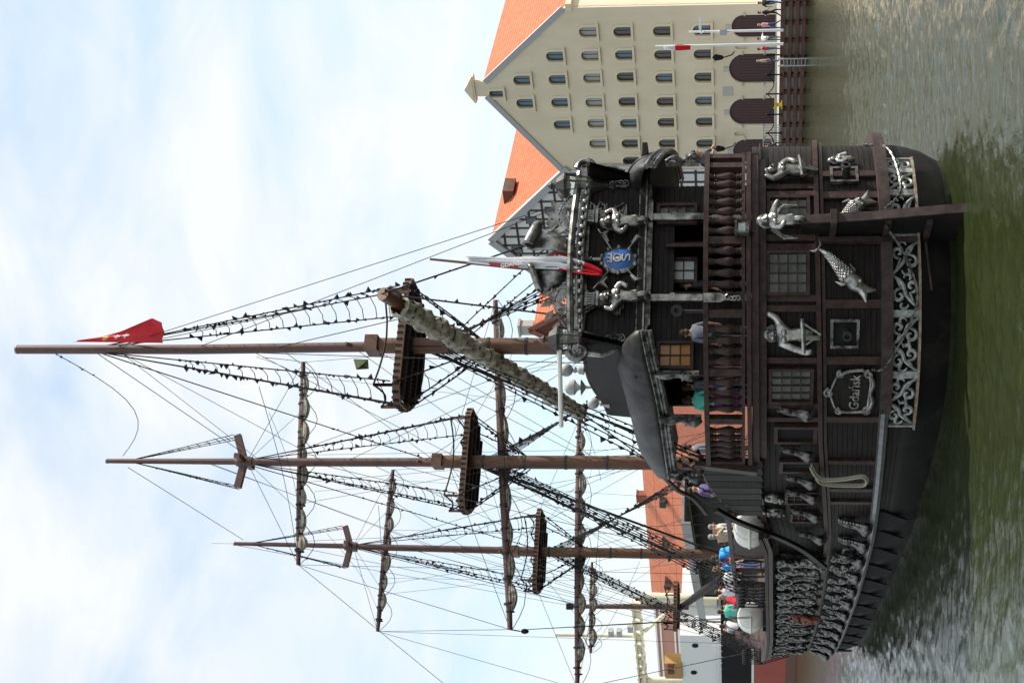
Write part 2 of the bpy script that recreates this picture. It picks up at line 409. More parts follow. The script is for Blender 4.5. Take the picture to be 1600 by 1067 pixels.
# wale: flat beam round the stern, then a rubbing tube along the port side
wz = lambda s: 1.56*lerp(SH, s)*(1 if s < 4 else 1)
gw = gl(1380, 640, .15)
b = MB(); band('', GR, -.32, wz, .24, 0, .30, '', b); band('', .32, gw, wz, .24, 0, .30, '', b); b.build('wale_beam', 'beam_wood', ship, True, 30)
b = MB(); b.tube([HP(gw+(GMAX-1.5-gw)*i/90, wz(plan(gw+(GMAX-1.5-gw)*i/90)[0]), .12) for i in range(91)], .115, 8); b.build('wale_tube', 'wale_tube', ship)
g9 = gl(1290, 862, .1)
for l, h_, n in ((3.02, .10, .14), (2.90, .07, .08)): band('wale_band', GR, GMAX-2, lambda s, l=l: zlev(l, s), h_, 0, n, 'brown_wood')
band('sheer_rail', 6.6, GMAX-1.5, lambda s: lerp(ZTOP, s)-.09, .16, -.3, .10, 'beam_wood')
# channel: wide ledge outside the waist that carries the deadeyes
gc0, gc1 = gl(1200, 835, .4), gl(1199, 1024, .3)
band('channel', gc0, gc1, lambda s: lerp(ZTOP, s)+.03, .09, -.2, .55, 'beam_wood'); band('channel_fascia', gc0, gc1, lambda s: lerp(ZTOP, s)-.09, .12, .3, .5, 'brown_wood')

# ribs dividing the stern panels, lower and window storey
for py in (272, 305, 375, 475, 563, 655, 722, 765, 785):
    g, _ = gz(1325, py, .05); b = MB(); s = plan(g)[0]
    z0, z1 = wz(s)+.1, zlev(2.87, s)
    k = 6
    for i in range(k+1):
        z = z0+(z1-z0)*i/k
        for dg, n in ((-.09, 0), (-.09, .07), (.09, .07), (.09, 0)): b.v.append(HP(g+dg, z, n))
    for i in range(k):
        for j in range(3): b.f.append([i*4+j, i*4+j+1, (i+1)*4+j+1, (i+1)*4+j]); b.m.append(0)
    b.build('rib', 'brown_wood', ship, False)
for py in (292, 303, 372, 386, 466, 482, 563, 634, 655):
    g, _ = gz(1235, py, .05); b = MB(); zz0, zz1 = zlev(3.07, plan(g)[0]), 4.3
    b.box((0, (zz1-zz0)/2, .03), (.14, zz1-zz0, .07), HF(g, zz0)); b.build('rib', 'brown_wood', ship, False)

# ---- gratings of scrolls under the wale
def spiral(cx, cy, r, a0, turns, sgn, n=16, shrink=.2):
    return [(cx+math.cos(a0+sgn*2*math.pi*turns*i/n)*r*(1-(1-shrink)*i/n), cy+math.sin(a0+sgn*2*math.pi*turns*i/n)*r*(1-(1-shrink)*i/n)) for i in range(n+1)]
zf0, zf1 = .86, 1.47
div = [gl(1400, y, .12) for y in (250, 268, 302, 372, 490, 585, 664)]
def on(g0, dirn, pts, z0, n): return [HP(g0+dirn*x, z0+y, n) for x, y in pts]
b = MB(); band('', div[0], div[-1]+.06, lambda s: zf0*(1-.012*s), .05, .04, .2, '', b); b.build('fretwork_rail', 'rust_edge', ship, True, 30)
for i, g in enumerate(div):
    b = MB(); wd = .05 if i in (0, 6) else .16
    b.box((0, (zf0+zf1)/2, .11), (wd, zf1-zf0, .09), HF(g, 0)); b.build('fretwork_post', 'verdigris', ship, False)
for i in range(len(div)-1):
    g0, g1 = div[i]+.1, div[i+1]-.1; W = g1-g0; b = MB()
    if W < .15: continue
    Hh = zf1-zf0-.04; k = max(1, round(W/.62)); cw = W/k
    for c in range(k):
        x0 = c*cw; fl = (c % 2 == 0)
        def pth(pts, r):
            q = [(x, (y if fl else Hh-y)+.02) for x, y in pts]; m_ = len(q)
            b.tube(on(g0, 1, q, zf0, .13), [r*(1-.5*abs(2*j/(m_-1)-1)**2) for j in range(m_)], 6)
        e = cw
        pth([(p.x, p.y) for p in crom([(x0, .02*Hh, 0), (x0+.25*e, .38*Hh, 0), (x0+.62*e, .55*Hh, 0), (x0+e, .98*Hh, 0)], 6)], .046)
        pth([(x0+.1*e, .15*Hh)]+spiral(x0+.62*e, .28*Hh, .26*Hh, math.pi*.9, 1.1, 1), .044)
        pth([(x0+.9*e, .85*Hh)]+spiral(x0+.34*e, .74*Hh, .24*Hh, -.1*math.pi, 1.1, 1), .044)
        pth(spiral(x0+.88*e, .42*Hh, .2*Hh, 1.6, .7, -1, 10), .034)
        pth(spiral(x0+.10*e, .62*Hh, .18*Hh, -1.6, .7, -1, 10), .034)
    b.build('fretwork_panel', 'verdigris', ship)

# ---- rudder
b = MB()
prof = [(-.16, 3.36), (-.62, 3.40), (-.78, 1.9), (-1.05, .4), (-1.2, -.9), (.25, -.5), (.2, .9), (.02, 1.2)]
X = frame((0, 0, 0), (1, 0, 0), (0, 0, 1), (0, -1, 0))
b.plate(prof, .19, X, 0, -.095); b.build('rudder', 'black_hull', ship, False)
b = MB(); b.beam((-.66, 0, 3.42), (-.82, 0, 1.9), .2, .05, (1, 0, 0)); b.beam((-.82, 0, 1.9), (-1.09, 0, .42), .2, .05, (1, 0, 0)); b.beam((-1.09, 0, .42), (-1.24, 0, -.9), .2, .05, (1, 0, 0)); b.build('rudder_edge', 'beam_wood', ship, False)
for z in (1.56, 2.7, .7):
    b = MB(); b.box((-.3, 0, z), (1.05, .34, .13)); b.build('rudder_strap', 'beam_wood', ship, False)
b = MB(); b.beam((-.1, .22, 3.0), (-.1, .22, .9), .12, .12); b.build('stern_post', 'beam_wood', ship, False)
b = MB(); q = gz(1455, 400, .1); b.tube([HP(.25, q[1]+.1, .08), HP(1.3, q[1]+.0, .1)], .03); b.build('drain_pipe', 'beam_wood', ship)
b = MB(); pts = crom([Vector((-.75, .18, 1.62)), HP(.7, 1.15, .3), HP(1.6, .95, .3), HP(2.8, 1.55, .3), HP(3.0, 1.85, .12)], 12)
for i, p in enumerate(pts[:-1]): b.tube([p, pts[i+1]], .022 if i % 2 else .036, 5)
b.build('rudder_chain', 'dark_carving', ship)
b = MB(); pts = crom([Vector((-.75, -.18, 1.62)), HP(-.9, 1.2, .3), HP(-2.2, 1.35, .3), HP(-2.9, 1.85, .15)], 12)
for i, p in enumerate(pts[:-1]): b.tube([p, pts[i+1]], .022 if i % 2 else .036, 5)
b.build('rudder_chain', 'dark_carving', ship)

# ---- carved figures
def figure(name, X, h=1.0, armL=None, armR=None, tail='scroll', material='silver', wings=False):
    """half figure: head, torso and arms in one skin, tapering into a carved foot; x right, y up, z outward, feet at y=0"""
    a = armL or [(-.17, .63, .06), (-.27, .45, .14), (-.2, .28, .22)]; c = armR or [(.17, .63, .06), (.28, .46, .14), (.22, .28, .22)]
    V = [(0, .30, .06), (0, .45, .09), (0, .62, .07), (0, .72, .06), (0, .80, .09), (0, .93, .07)]+[a[0]]+a[1:]+[c[0]]+c[1:]+[(0, .15, .05), (0, .0, .02)]
    rr = [.14, .125, .165, .075, .105, .09]+[.095]+[.074]*(len(a)-2)+[.055]+[.095]+[.074]*(len(c)-2)+[.055]+[.125, .06]
    E = [(0, 1), (1, 2), (2, 3), (3, 4), (4, 5)]; i0 = 6; E.append((2, i0)); E += [(i0+i, i0+i+1) for i in range(len(a)-1)]
    i1 = 6+len(a); E.append((2, i1)); E += [(i1+i, i1+i+1) for i in range(len(c)-1)]; i2 = i1+len(c); E += [(0, i2), (i2, i2+1)]
    me = skinmesh([tuple(q*h for q in p) for p in V], E, [r*h for r in rr], 1, None, [material])
    o = link(name, me, ship); o.matrix_local = X
    b = MB(); b.ell((0, .91*h, .01*h), (.125*h, .115*h, .125*h))
    for k in range(9): a_ = math.pi*k/8; b.tube([(math.cos(a_)*.11*h, .9*h+math.sin(a_)*.07*h, .05*h), (math.cos(a_)*.15*h, .82*h, .0), (math.cos(a_)*.15*h, .70*h, -.03*h)], [.03*h, .035*h, .015*h], 5)
    for k in range(4): b.tube([((-.09+.06*k)*h, .33*h, .12*h), ((-.10+.066*k)*h, .2*h, .14*h), ((-.05+.033*k)*h, .03*h, .07*h)], [.025*h, .035*h, .02*h], 5); b.ell((0, .825*h, .195*h), (.02*h, .032*h, .03*h)); b.ell((0, .775*h, .175*h), (.03*h, .012*h, .015*h))
    for sx in (-1, 1):
        b.ell((sx*.04*h, .86*h, .18*h), (.017*h, .012*h, .012*h)); b.ell((sx*.07*h, .58*h, .20*h), (.065*h, .06*h, .05*h))
    hh = b.build('hair_and_features', material, o); hh['kind'] = 'stuff'
    if wings:
        b = MB()
        for sx in (-1, 1):
            for k in range(5): b.tube([(sx*.1*h, .6*h, -.03), (sx*(.2+.05*k)*h, (.66-.07*k)*h, -.06), (sx*(.28+.03*k)*h, (.5-.11*k)*h, -.06)], [.03*h, .035*h, .008], 5)
        b.build('wing', material, o)
    if tail == 'scroll':
        b = MB(); b.tube([(0, p[1]*h+.02*h, p[0]*h+.1*h) for p in spiral(0, 0, .13, 1.6, 1.6, -1, 20, .12)], [.06*h]*15+[.05*h, .04*h, .035*h, .03*h, .025*h, .02*h], 6); b.build('scroll', material, o)
    if tail == 'table':
        b = MB(); b.tube([(-.34*h, .20*h, .2*h), (.34*h, .24*h, .2*h)], .045*h, 8); b.beam((-.05*h, .2*h, .16*h), (-.05*h, -.1*h, .1*h), .09*h, .09*h, (0, 0, 1)); b.tube([(-.22*h, .2*h, .1*h), (0, -.12*h, .08*h)], .03*h); b.tube([(.22*h, .2*h, .1*h), (0, -.12*h, .08*h)], .03*h); b.build('gun_rest', material, o)
    return o
g, z = gz(1272, 522, .1); figure('carved_figure', HF(g, z, .06), 1.12, [(-.17, .63, .08), (-.25, .42, .15), (-.34, .16, .16), (-.30, .02, .2)], [(.17, .64, .06), (.34, .74, .06), (.42, .92, .05)], 'table', 'silver_bright')
g, z = gz(1268, 270, .1); figure('carved_figure', HF(g, z, .08), 1.08, [(-.17, .63, .08), (-.30, .80, .1), (-.2, .98, .12)], [(.17, .63, .08), (.28, .46, .16), (.1, .3, .22)], 'table', 'silver')
figure('carved_angel', frame((-.62, 0, 3.4), (-.15, -.99, 0), (0, 0, 1), (-.99, .15, 0)) , .92, [(-.15, .63, .06), (-.2, .45, .16), (-.05, .34, .24)], [(.17, .63, .06), (.32, .58, .16), (.46, .5, .2)], 'scroll', 'silver_bright', True)
g, z = gz(1330, 248, .12); figure('carved_mask', HF(g, z-.1, .06) , .62, tail='none', material='silver_bright')

# ---- dolphins
def dolphin(pix, head):
    P = [HP(*gz(px, py, .12), .14) for px, py in pix]; P = crom(P, 7); k = len(P); b = MB()
    r = [lerp([(0, .015), (.08, .05), (.35, .09), (.7, .16), (.9, .18), (1, .13)], i/(k-1)) for i in range(k)]
    b.tube(P, r, 12); d = (P[-1]-P[-4]).normalized(); n_ = Vector((-1, .2, 0)).normalized(); u = d.cross(n_).normalized()
    for sgn in (1, -1):
        b.tube([P[-1]-d*.05, P[-1]+d*.14+u*sgn*.06, P[-1]+d*.28+u*sgn*.17], [.12, .085, .02], 8)
    b.ell(P[-3]+n_*.15+u*.05, (.045, .045, .045)); b.ell(P[-3]+n_*.15-u*.08, (.045, .045, .045))
    for s_ in (1, -1):
        b.tube([P[-6], P[-6]+u*s_*.22-d*.12, P[-6]+u*s_*.25-d*.26], [.06, .05, .01], 6); b.tube([P[0], P[0]+u*s_*.10-d*.02, P[0]+u*s_*.16-d*.12], [.03, .035, .008], 6)
    # rows of scales
    for i in range(6, k-8):
        dd = (P[i+1]-P[i-1]).normalized(); uu = dd.cross(n_).normalized(); m_ = 5
        for j in range(m_):
            an = math.pi*(j+.5*(i % 2))/m_-.2; q = P[i]+(uu*math.cos(an)+n_*math.sin(an))*r[i]*.97
            b.ell(q, (.3*r[i],)*3, None, 0, 6, 4)
    return b.build('carved_dolphin', 'silver_bright', ship, True, 60)
dolphin([(1279, 389), (1295, 400), (1312, 418), (1326, 434), (1345, 450)], 1)
dolphin([(1308, 345), (1318, 338), (1328, 330), (1338, 324), (1348, 318)], 1)

# ---- gun ports with cannon
def gun_port(px, py, w, h, ln=.35):
    g, z = gz(px, py, .03); X = HF(g, z, 0); b = MB()
    for sx, sy, ww, hh in ((-1, 0, .06, h+.12), (1, 0, .06, h+.12), (0, 1, w, .06), (0, -1, w, .06)): b.box((sx*(w/2+.03), sy*(h/2+.03), .045), (ww, hh, .09), X)
    o = b.build('gun_port', 'dark_carving', ship, False)
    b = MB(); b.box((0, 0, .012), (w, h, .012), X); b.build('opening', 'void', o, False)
    b = MB(); Y = X @ Matrix.Translation((0, -.03, 0)); b.lathe([(.10, .01), (.095, ln*.7), (.085, ln*.72), (.105, ln*.8), (.115, ln*.92), (.10, ln), (.06, ln), (.055, ln-.12)], 14, Y); b.build('cannon', 'lead_roof', o)
    return o
gun_port(1320, 521, .52, .50); gun_port(1319, 275, .42, .50); gun_port(1329, 859, .42, .34); gun_port(1326, 911, .4, .3)

# ---- name board
g, z = gz(1330, 612, .06); X = HF(g, z, .03)
b = MB(); out = [(-.50, -.36), (.50, -.36), (.48, .24), (.10, .42), (0, .46), (-.10, .42), (-.48, .24)]
b.plate(out, .05, X); nb = b.build('name_board', 'dark_wood', ship, False)
b = MB(); loop = crom([(x, y, .06) for x, y in out+[out[0]]], 3); b.tube([p*1.04 for p in loop], .038, 7, 0, X)
for x, y, r in ((-.5, -.36, .1), (.5, -.36, .1), (.5, .25, .09), (-.5, .25, .09), (0, .49, .12)):
    b.tube([(px_, py_, .07) for px_, py_ in spiral(x, y, r, 0, 1.3, 1, 14)], [.035]*11+[.03, .025, .02, .015], 6, 0, X)
b.tube([(p.x, p.y, .07) for p in crom([(-.5, -.38, 0), (-.25, -.47, 0), (0, -.42, 0), (.25, -.47, 0), (.5, -.38, 0)], 5)], .045, 7, 0, X)
b.build('carved_frame', 'silver', nb)
def text(body, size, X, material, parent, depth=.008, shear=0, sx=1):
    cu = bpy.data.curves.new('lettering', 'FONT'); cu.body = body; cu.size = size; cu.extrude = depth; cu.align_x = 'CENTER'; cu.align_y = 'CENTER'; cu.shear = shear; cu.offset = size*.012
    o = bpy.data.objects.new('lettering', cu); col.objects.link(o); dg = bpy.context.evaluated_depsgraph_get(); dg.update()
    me = bpy.data.meshes.new_from_object(o.evaluated_get(dg)); bpy.data.objects.remove(o); me.materials.clear(); me.materials.append(M[material])
    q = link('lettering', me, parent); q.matrix_local = X @ Matrix.Diagonal((sx, 1, 1, 1)); return q
text('Gdańsk', .30, X @ Matrix.Translation((0, -.08, .065)), 'silver', nb, .012, .08)

# ---- cabin windows
def cabin_window(px, py, w, h, nx, ny, glass='glass', n=.0, g_z=None, X=None, parent=None):
    if X is None: g, z = gz(px, py, .03); X = HF(g, z, n)
    b = MB(); f = .07
    for sx, sy, ww, hh in ((-1, 0, f, h+2*f), (1, 0, f, h+2*f), (0, 1, w, f), (0, -1, w, f)): b.box((sx*(w/2+f/2), sy*(h/2+f/2), .05), (ww, hh, .10), X)
    for i in range(1, nx): b.box((-w/2+w*i/nx, 0, .04), (.025, h, .04), X)
    for j in range(1, ny): b.box((0, -h/2+h*j/ny, .042), (w, .025, .042), X)
    o = b.build('cabin_window', 'brown_wood', parent or ship, False)
    pw, ph = w/nx-.02, h/ny-.02
    me = None
    for i in range(nx):
        for j in range(ny):
            Y = X @ Matrix.Translation((-w/2+w*(i+.5)/nx, -h/2+h*(j+.5)/ny, .025)) @ Matrix.Rotation(random.uniform(-.03, .03), 4, 'X') @ Matrix.Rotation(random.uniform(-.03, .03), 4, 'Y')
            if me is None:
                b = MB(); b.box((0, 0, 0), (pw, ph, .01)); p = b.build('pane', glass, o, False); p.matrix_local = Y; me = p
            else: copyto(me, o, Y)
    return o
cabin_window(1231, 427, .86, .80, 4, 4); cabin_window(1236, 602, .80, .84, 4, 4); cabin_window(1232, 330, .62, .80, 3, 4)
def opening(px, py, w, h, n=0):
    g, z = gz(px, py, .03); X = HF(g, z, n); b = MB()
    for sx, sy, ww, hh in ((-1, 0, .09, h+.18), (1, 0, .09, h+.18), (0, 1, w, .09), (0, -1, w, .09)): b.box((sx*(w/2+.045), sy*(h/2+.045), .05), (ww, hh, .10), X)
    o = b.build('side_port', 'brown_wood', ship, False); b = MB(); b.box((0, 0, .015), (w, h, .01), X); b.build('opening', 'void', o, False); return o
opening(1243, 677, .50, .80); opening(1248, 727, .42, .74)
cabin_window(1252, 775, .62, .66, 3, 4, 'glass'); cabin_window(1257, 806, .55, .6, 3, 4, 'glass')

# ---- consoles: slender S-brackets on the quarter and beaded ones along the side
def console_mesh(h, w=.16, beads=False, material='dark_carving'):
    b = MB(); pts = crom([(0, h, .03), (.02, h*.8, .10), (-.03, h*.55, .10), (.05, h*.33, .22), (.03, h*.14, .26), (0, 0, .14)], 5); k = len(pts)
    b.tube(pts, [lerp([(0, .03), (.3, .06), (.5, .055), (.75, .11), (1, .05)], i/(k-1))*w/.16 for i in range(k)], 8)
    b.tube([(0+.0*p[0], p[1]+h*.1, p[0]+.2) for p in spiral(0, 0, .10, 0, 1.2, 1, 12)], .04, 6)
    b.tube([(p.x+.06, p.y, p.z-.01) for p in pts], .018, 5); b.tube([(p.x-.07, p.y, p.z-.01) for p in pts], .018, 5)
    if beads:
        for i in range(14): q = pts[min(k-1, int((i+.5)/14*k))]; b.ell((q.x+.10, q.y, q.z+.02), (.036, .034, .034), None, 1, 6, 4)
    return b
cons = None
for px, py in ((1272, 702), (1276, 745), (1279, 768), (1283, 797), (1290, 832), (1270, 640)):
    g, z = gz(px, py, .06); X = HF(g, z, .02)
    if cons is None: cons = console_mesh(.78, .22).build('console', 'dark_carving', ship); cons.matrix_local = X
    else: copyto(cons, ship, X)
bc = None
for py in (815, 843, 868, 893, 915, 935, 953, 970, 985, 998, 1009, 1018):
    g, z = gz(1350, py, .06); s = plan(g)[0]; X = HF(g, wz(s)+.06, .02) @ Matrix.Diagonal((1.7, (zlev(2.85, s)-wz(s)-.25)/.9, 1, 1))
    if bc is None: bc = console_mesh(.9, .26, True).build('beaded_console', ['dark_carving', 'silver_bright'], ship); bc.matrix_local = X
    else: copyto(bc, ship, X)
    b = MB(); b.plate([(-.8, 0), (.8, 0), (.7, -.22), (.4, -.5), (.12, -.8), (-.12, -.8), (-.4, -.5), (-.7, -.22)], .05, HF(g, wz(s)-.05, .0)); b.build('wale_shadow_drop', 'void', ship, False)  # thin near-black tapered plate standing in for the shadow drop below the wale
# swelling shell carvings with dark mouths under the channel
shell = None
for py in (878, 899, 921, 938, 954, 969, 983, 996, 1007, 1017):
    g, z = gz(1280, py, .1); s = plan(g)[0]; z0 = zlev(3.1, s); X = HF(g, z0, .0) @ Matrix.Diagonal((1.9, (lerp(ZTOP, s)-.2-z0)/1.3, 1, 1))
    if shell is None:
        b = MB(); b.lathe([(.02, 0), (.2, .04), (.24, .2), (.2, .5), (.23, .8), (.30, 1.0), (.26, 1.2), (.05, 1.3)], 14, frame((0, 0, 0), (1, 0, 0), (0, 0, 1), (0, 1, 0)))
        for i in range(7): b.tube([(math.cos(.3+i*.42)*.25, .15, math.sin(.3+i*.42)*.25), (math.cos(.3+i*.42)*.21, .5, math.sin(.3+i*.42)*.21), (math.cos(.3+i*.42)*.28, .86, math.sin(.3+i*.42)*.28)], .03, 5)
        b.ell((0, 1.0, .2), (.13, .22, .14), None, 1)
        b.tube([(p[0]+.0, p[1]+1.0, .30) for p in spiral(0, 0, .2, 0, 1, 1, 14, 1)], .035, 6)
        shell = b.build('shell_carving', ['dark_carving', 'void'], ship); shell.matrix_local = X
    else: copyto(shell, ship, X)
rl = random.Random(21)
for py in (872, 886, 906, 918, 930, 946, 962, 976, 990, 1002, 1012):
    g, z = gz(1290, py, .1); s = plan(g)[0]; z0, z1 = zlev(3.1, s)-.05, lerp(ZTOP, s)-.25; b = MB(); X = HF(g, z0, .12) @ Matrix.Diagonal((2.0, 1, 1, 1))
    for k in range(4):
        cy = (z1-z0)*(k+.5)/4; cx = rl.uniform(-.12, .12); b.tube([(p[0]+cx, p[1]+cy, .12+.02*k) for p in spiral(0, 0, rl.uniform(.12, .19), rl.uniform(0, 6), 1.3, rl.choice((1, -1)), 12)], [.05]*9+[.045, .04, .03, .02], 6, 0, X)
        b.ell((cx+.08, cy+.08, .2), (.07, .10, .06), X, 0, 8, 5); b.tube([(cx-.1, cy-.1, .1), (cx+.02, cy, .22), (cx+.12, cy+.14, .12)], [.02, .05, .015], 6, 0, X)
    b.tube([(0, -.05, .04), (.05, (z1-z0)*.3, .14), (-.05, (z1-z0)*.65, .12), (0, z1-z0, .2)], .06, 6, 0, X); b.build('relief_carving', 'dark_carving', ship)
    z0, z1 = wz(s)+.1, zlev(2.85, s); b = MB(); X = HF(g, z0, .05) @ Matrix.Diagonal((2.0, 1, 1, 1))
    for k in range(3): b.tube([(p[0], p[1]+(z1-z0)*(k+.5)/3, .08) for p in spiral(0, 0, .15, k*2, 1.3, 1, 12)], [.04]*9+[.035, .03, .025, .02], 6, 0, X); b.ell((.14, (z1-z0)*(k+.6)/3, .08), (.06, .08, .06), X, 0, 8, 5)
    b.build('relief_carving', 'dark_carving', ship)
g, z = gz(1262, 968, .4); X = HF(g, z-.45, .30)
b = MB(); 
figure('painted_figure', X, .95, tail='none', material='brick')
for px, py in ((1207, 785), (1210, 806)):
    g, z = gz(px, py, .2); X = HF(g, z, .05); b = MB()
    b.ell((0, 0, 0), (.16, .30, .14), X)
    for k in range(14): b.ell((random.uniform(-.14, .14), random.uniform(-.26, .26), .1), (.05, .06, .05), X, 0, 6, 4)
    b.tube([(p[0], p[1]+.28, .05) for p in spiral(0, 0, .13, 0, 1.2, 1, 12)], .04, 6, 0, X); b.build('carved_boss', 'silver', ship, True, 60)
# black sweep of the bulwark from quarterdeck down to the waist
P = [HP(*gz(px, py, .3), .32) for px, py in ((1118, 795), (1150, 812), (1190, 828), (1225, 842), (1258, 860), (1288, 884))]; P = crom(P, 6)
b = MB()
for a, c in zip(P, P[1:]): b.beam(a, c+(c-a)*.15, .10, .15)
b.build('bulwark_sweep', 'black_hull', ship, False)
# pale rope hanging in a loop
P = [HP(*gz(px, py, .3), .28) for px, py in ((1268, 728), (1276, 742), (1290, 749), (1320, 748), (1346, 744), (1355, 748), (1352, 757), (1330, 758), (1300, 757), (1284, 753), (1277, 746))]
b = MB(); b.tube(crom(P, 5), .035, 6); b.tube([p+Vector((0, .05, .03)) for p in crom(P, 5)], .03, 6); b.build('mooring_rope', 'pale_rope', ship)
# ================================================================== balcony round the stern
BN = .30; GRB = next(g_ for g_ in [-4.3+.05*i for i in range(60)] if (lambda w_: 533.5-FPX*w_.x/(w_-CAM).dot(FW))(SM @ HP(g_, 4.9, .36)) > 239 and g_ > -3.9); gb1 = gl(1150, 722, BN)
for zc, hh, n in ((4.20, .16, .18), (4.36, .15, .30), (4.50, .10, .38)): band('balcony_moulding', GRB, gb1, lambda s, zc=zc: zc-.012*max(0, s), hh, -.1, n, 'brown_wood')
rail_z = 5.42
band('handrail', GRB, gb1, lambda s: rail_z, .11, .16, .40, 'brown_wood'); band('lower_rail', GRB, gb1, lambda s: 4.61, .07, .20, .36, 'brown_wood')
posts = [gl(1130, y, .28) for y in (377, 490, 580, 655, 720)]+[GRB+.1, gl(1130, 262, .28)]
for g in posts:
    b = MB(); b.box((0, 5.0, .28), (.17, .80, .15), HF(g, 0)); b.build('balustrade_post', 'brown_wood', ship, False)
bal = None; g = GRB+.3
bprof = [(.075, 0), (.075, .05), (.05, .07), (.06, .10), (.045, .13), (.05, .16), (.085, .24), (.092, .32), (.07, .44), (.05, .56), (.045, .6), (.06, .62), (.045, .65), (.06, .67), (.07, .70), (.07, .76)]
while g < gb1-.12:
    if min(abs(g-p) for p in posts) > .15:
        X = HF(g, 4.63, .28) @ Matrix.Rotation(-math.pi/2, 4, 'X')
        if bal is None:
            b = MB(); b.lathe([(r_*1.18, z_) for r_, z_ in bprof], 12)
            for z in (.09, .13, .61, .66): b.lathe([(.058, z-.012), (.08, z), (.058, z+.012)], 12, None, 1)
            bal = b.build('baluster', ['brown_wood', 'silver'], ship); bal.matrix_local = X
        else: copyto(bal, ship, X)
    g += .225
# starboard return of the balustrade
e0 = HP(GRB+.05, 0, .28); e1 = Vector((4.2, e0.y-.12, 0))
for z_, h_ in ((rail_z, .11), (4.61, .07), (4.36, .2)): b = MB(); b.beam(e0+Vector((0, 0, z_)), e1+Vector((0, 0, z_)), .2, h_); b.build('return_rail', 'brown_wood', ship, False)
for k in range(8): copyto(bal, ship, Matrix.Translation(e0.lerp(e1, (k+.8)/9)+Vector((0, 0, 4.63))))
# carved pieces in front of the balustrade: pendant and small lamp
g, z = gz(1130, 465, .42); X = HF(g, 4.66, .42); b = MB(); b.plate([(-.10, .8), (.10, .8), (.10, .45), (.04, .32), (-.04, .32), (-.10, .45)], .06, X)
for k in range(4): b.tube([(p[0], .28-.07*k+p[1], .04) for p in spiral(0, 0, .07, k, 1, 1, 8)], .02, 5, 0, X)
b.build('carved_pendant', 'silver', ship, True, 60)
g, z = gz(1160, 358, .5); X = HF(g, z-.12, .5); b = MB(); b.box((0, .12, 0), (.24, .22, .2), X); b.box((0, .26, 0), (.3, .05, .26), X); b.box((0, 0, 0), (.28, .04, .24), X); b.tube([(0, 0, 0), (0, -.1, -.1), (0, -.12, -.25)], .03, 6, 0, X)
sl = b.build('stern_lamp', 'dark_carving', ship, False); b = MB(); b.box((0, .13, .11), (.17, .15, .01), X); b.build('lens', 'window_pale', sl, False)

# ================================================================== cabin behind the balcony, poop transom above it
CS = 1.4
def CF(px, py, s=CS):
    p = hs(px, py, s); return frame(p, (0, -1, 0), (0, 0, 1), (-1, 0, 0))
b = MB()
for t0, t1, z0, z1 in ((-1.95, -1.0, 4.3, 6.9), (.75, 2.75, 4.3, 6.9), (-1.0, .75, 6.2, 6.9)):
    z = z0
    while z < z1-.01: b.box((CS+.1+random.uniform(-.004, .004), (t0+t1)/2, z+.06), (.16, t1-t0, .112)); z += .12
b.build('cabin_wall', 'dark_wood', ship, False)
b = MB(); b.box((2.9, -1.9, 5.6), (2.8, .12, 2.6)); b.box((4.3, .3, 5.6), (.12, 4.4, 2.6)); b.build('cabin_side', 'dark_wood', ship, False)
b = MB(); b.box((3.2, 0, 6.93), (4.2, 5.9, .12)); b.build('poop_deck', 'dark_wood', ship, False)
b = MB(); qq = [HP(g_, 4.40, -.06) for g_ in [-6.5+13*i/40 for i in range(41)]]; b.add(qq, [tuple(range(40, -1, -1))]); b.build('quarterdeck', 'deck', ship, False)
cabin_window(0, 0, .40, .80, 2, 4, 'glass', X=CF(1058, 336)); cabin_window(0, 0, .52, .68, 2, 3, 'amber_glass', X=CF(1055, 556)); cabin_window(0, 0, .5, .5, 2, 2, 'window_pale', X=CF(1068, 424, 1.75))
# door leaf standing open, pilasters
b = MB(); b.plate([(0, 0), (.85, 0), (.85, 1.5), (.45, 1.75), (0, 1.6)], .08, frame(hs(1150, 385, 1.3)+Vector((0, 0, 0)), (.85, -.5, 0), (0, 0, 1), (-.5, -.85, 0))); b.build('cabin_door', 'brown_wood', ship, False)
for py, s in ((466, 1.2), (340, 1.25)):
    b = MB(); p = hs(1010, py, s); b.box((p.x, p.y, 5.65), (.10, .16, 2.5)); b.box((p.x-.03, p.y, 6.2), (.1, .2, .1)); b.box((p.x-.03, p.y, 6.75), (.14, .24, .1)); b.build('pilaster', 'silver', ship, False)
# poop transom: planks between the cornices
pz0, pz1 = hs(1003, 407, 1.3).z, hs(908, 407, 1.3).z
b = MB(); z = pz0
while z < pz1-.02:
    b.box((1.36+random.uniform(-.005, .005), 0, z+.06), (.12, 4.3, .113)); z += .12
b.build('poop_transom', 'dark_wood', ship, False)
for z, hh, dd, w_, mm in ((pz0-.05, .10, .24, 4.7, 'silver'), (pz0-.17, .12, .14, 4.6, 'dark_carving'), (pz0+.06, .07, .14, 4.5, 'dark_carving'), (pz1, .12, .26, 4.6, 'silver'), (pz1-.12, .10, .16, 4.4, 'dark_carving')):
    b = MB(); b.box((1.36-dd/2, 0, z), (dd, w_, hh)); b.build('cornice', mm, ship, False)
pts = [ht(px, py, 2.2) for px, py in ((908, 528), (914, 560), (921, 594), (931, 614), (944, 632), (952, 650), (1003, 655))]
for sg in (1, -1):
    o_ = [(p.x, p.z) for p in pts]+[(1.45, pz0-.1), (1.45, pz1)]
    b = MB(); b.plate(o_, .12, frame((0, 2.12*sg, 0), (1, 0, 0), (0, 0, 1), (0, -1, 0)), 0, -.06); b.build('poop_bulwark', 'dark_wood', ship, False)
    b = MB(); b.tube(crom([(p.x, 2.12*sg, p.z+.03) for p in pts[:6]], 4), .05, 8); b.build('poop_rail', 'beam_wood', ship)
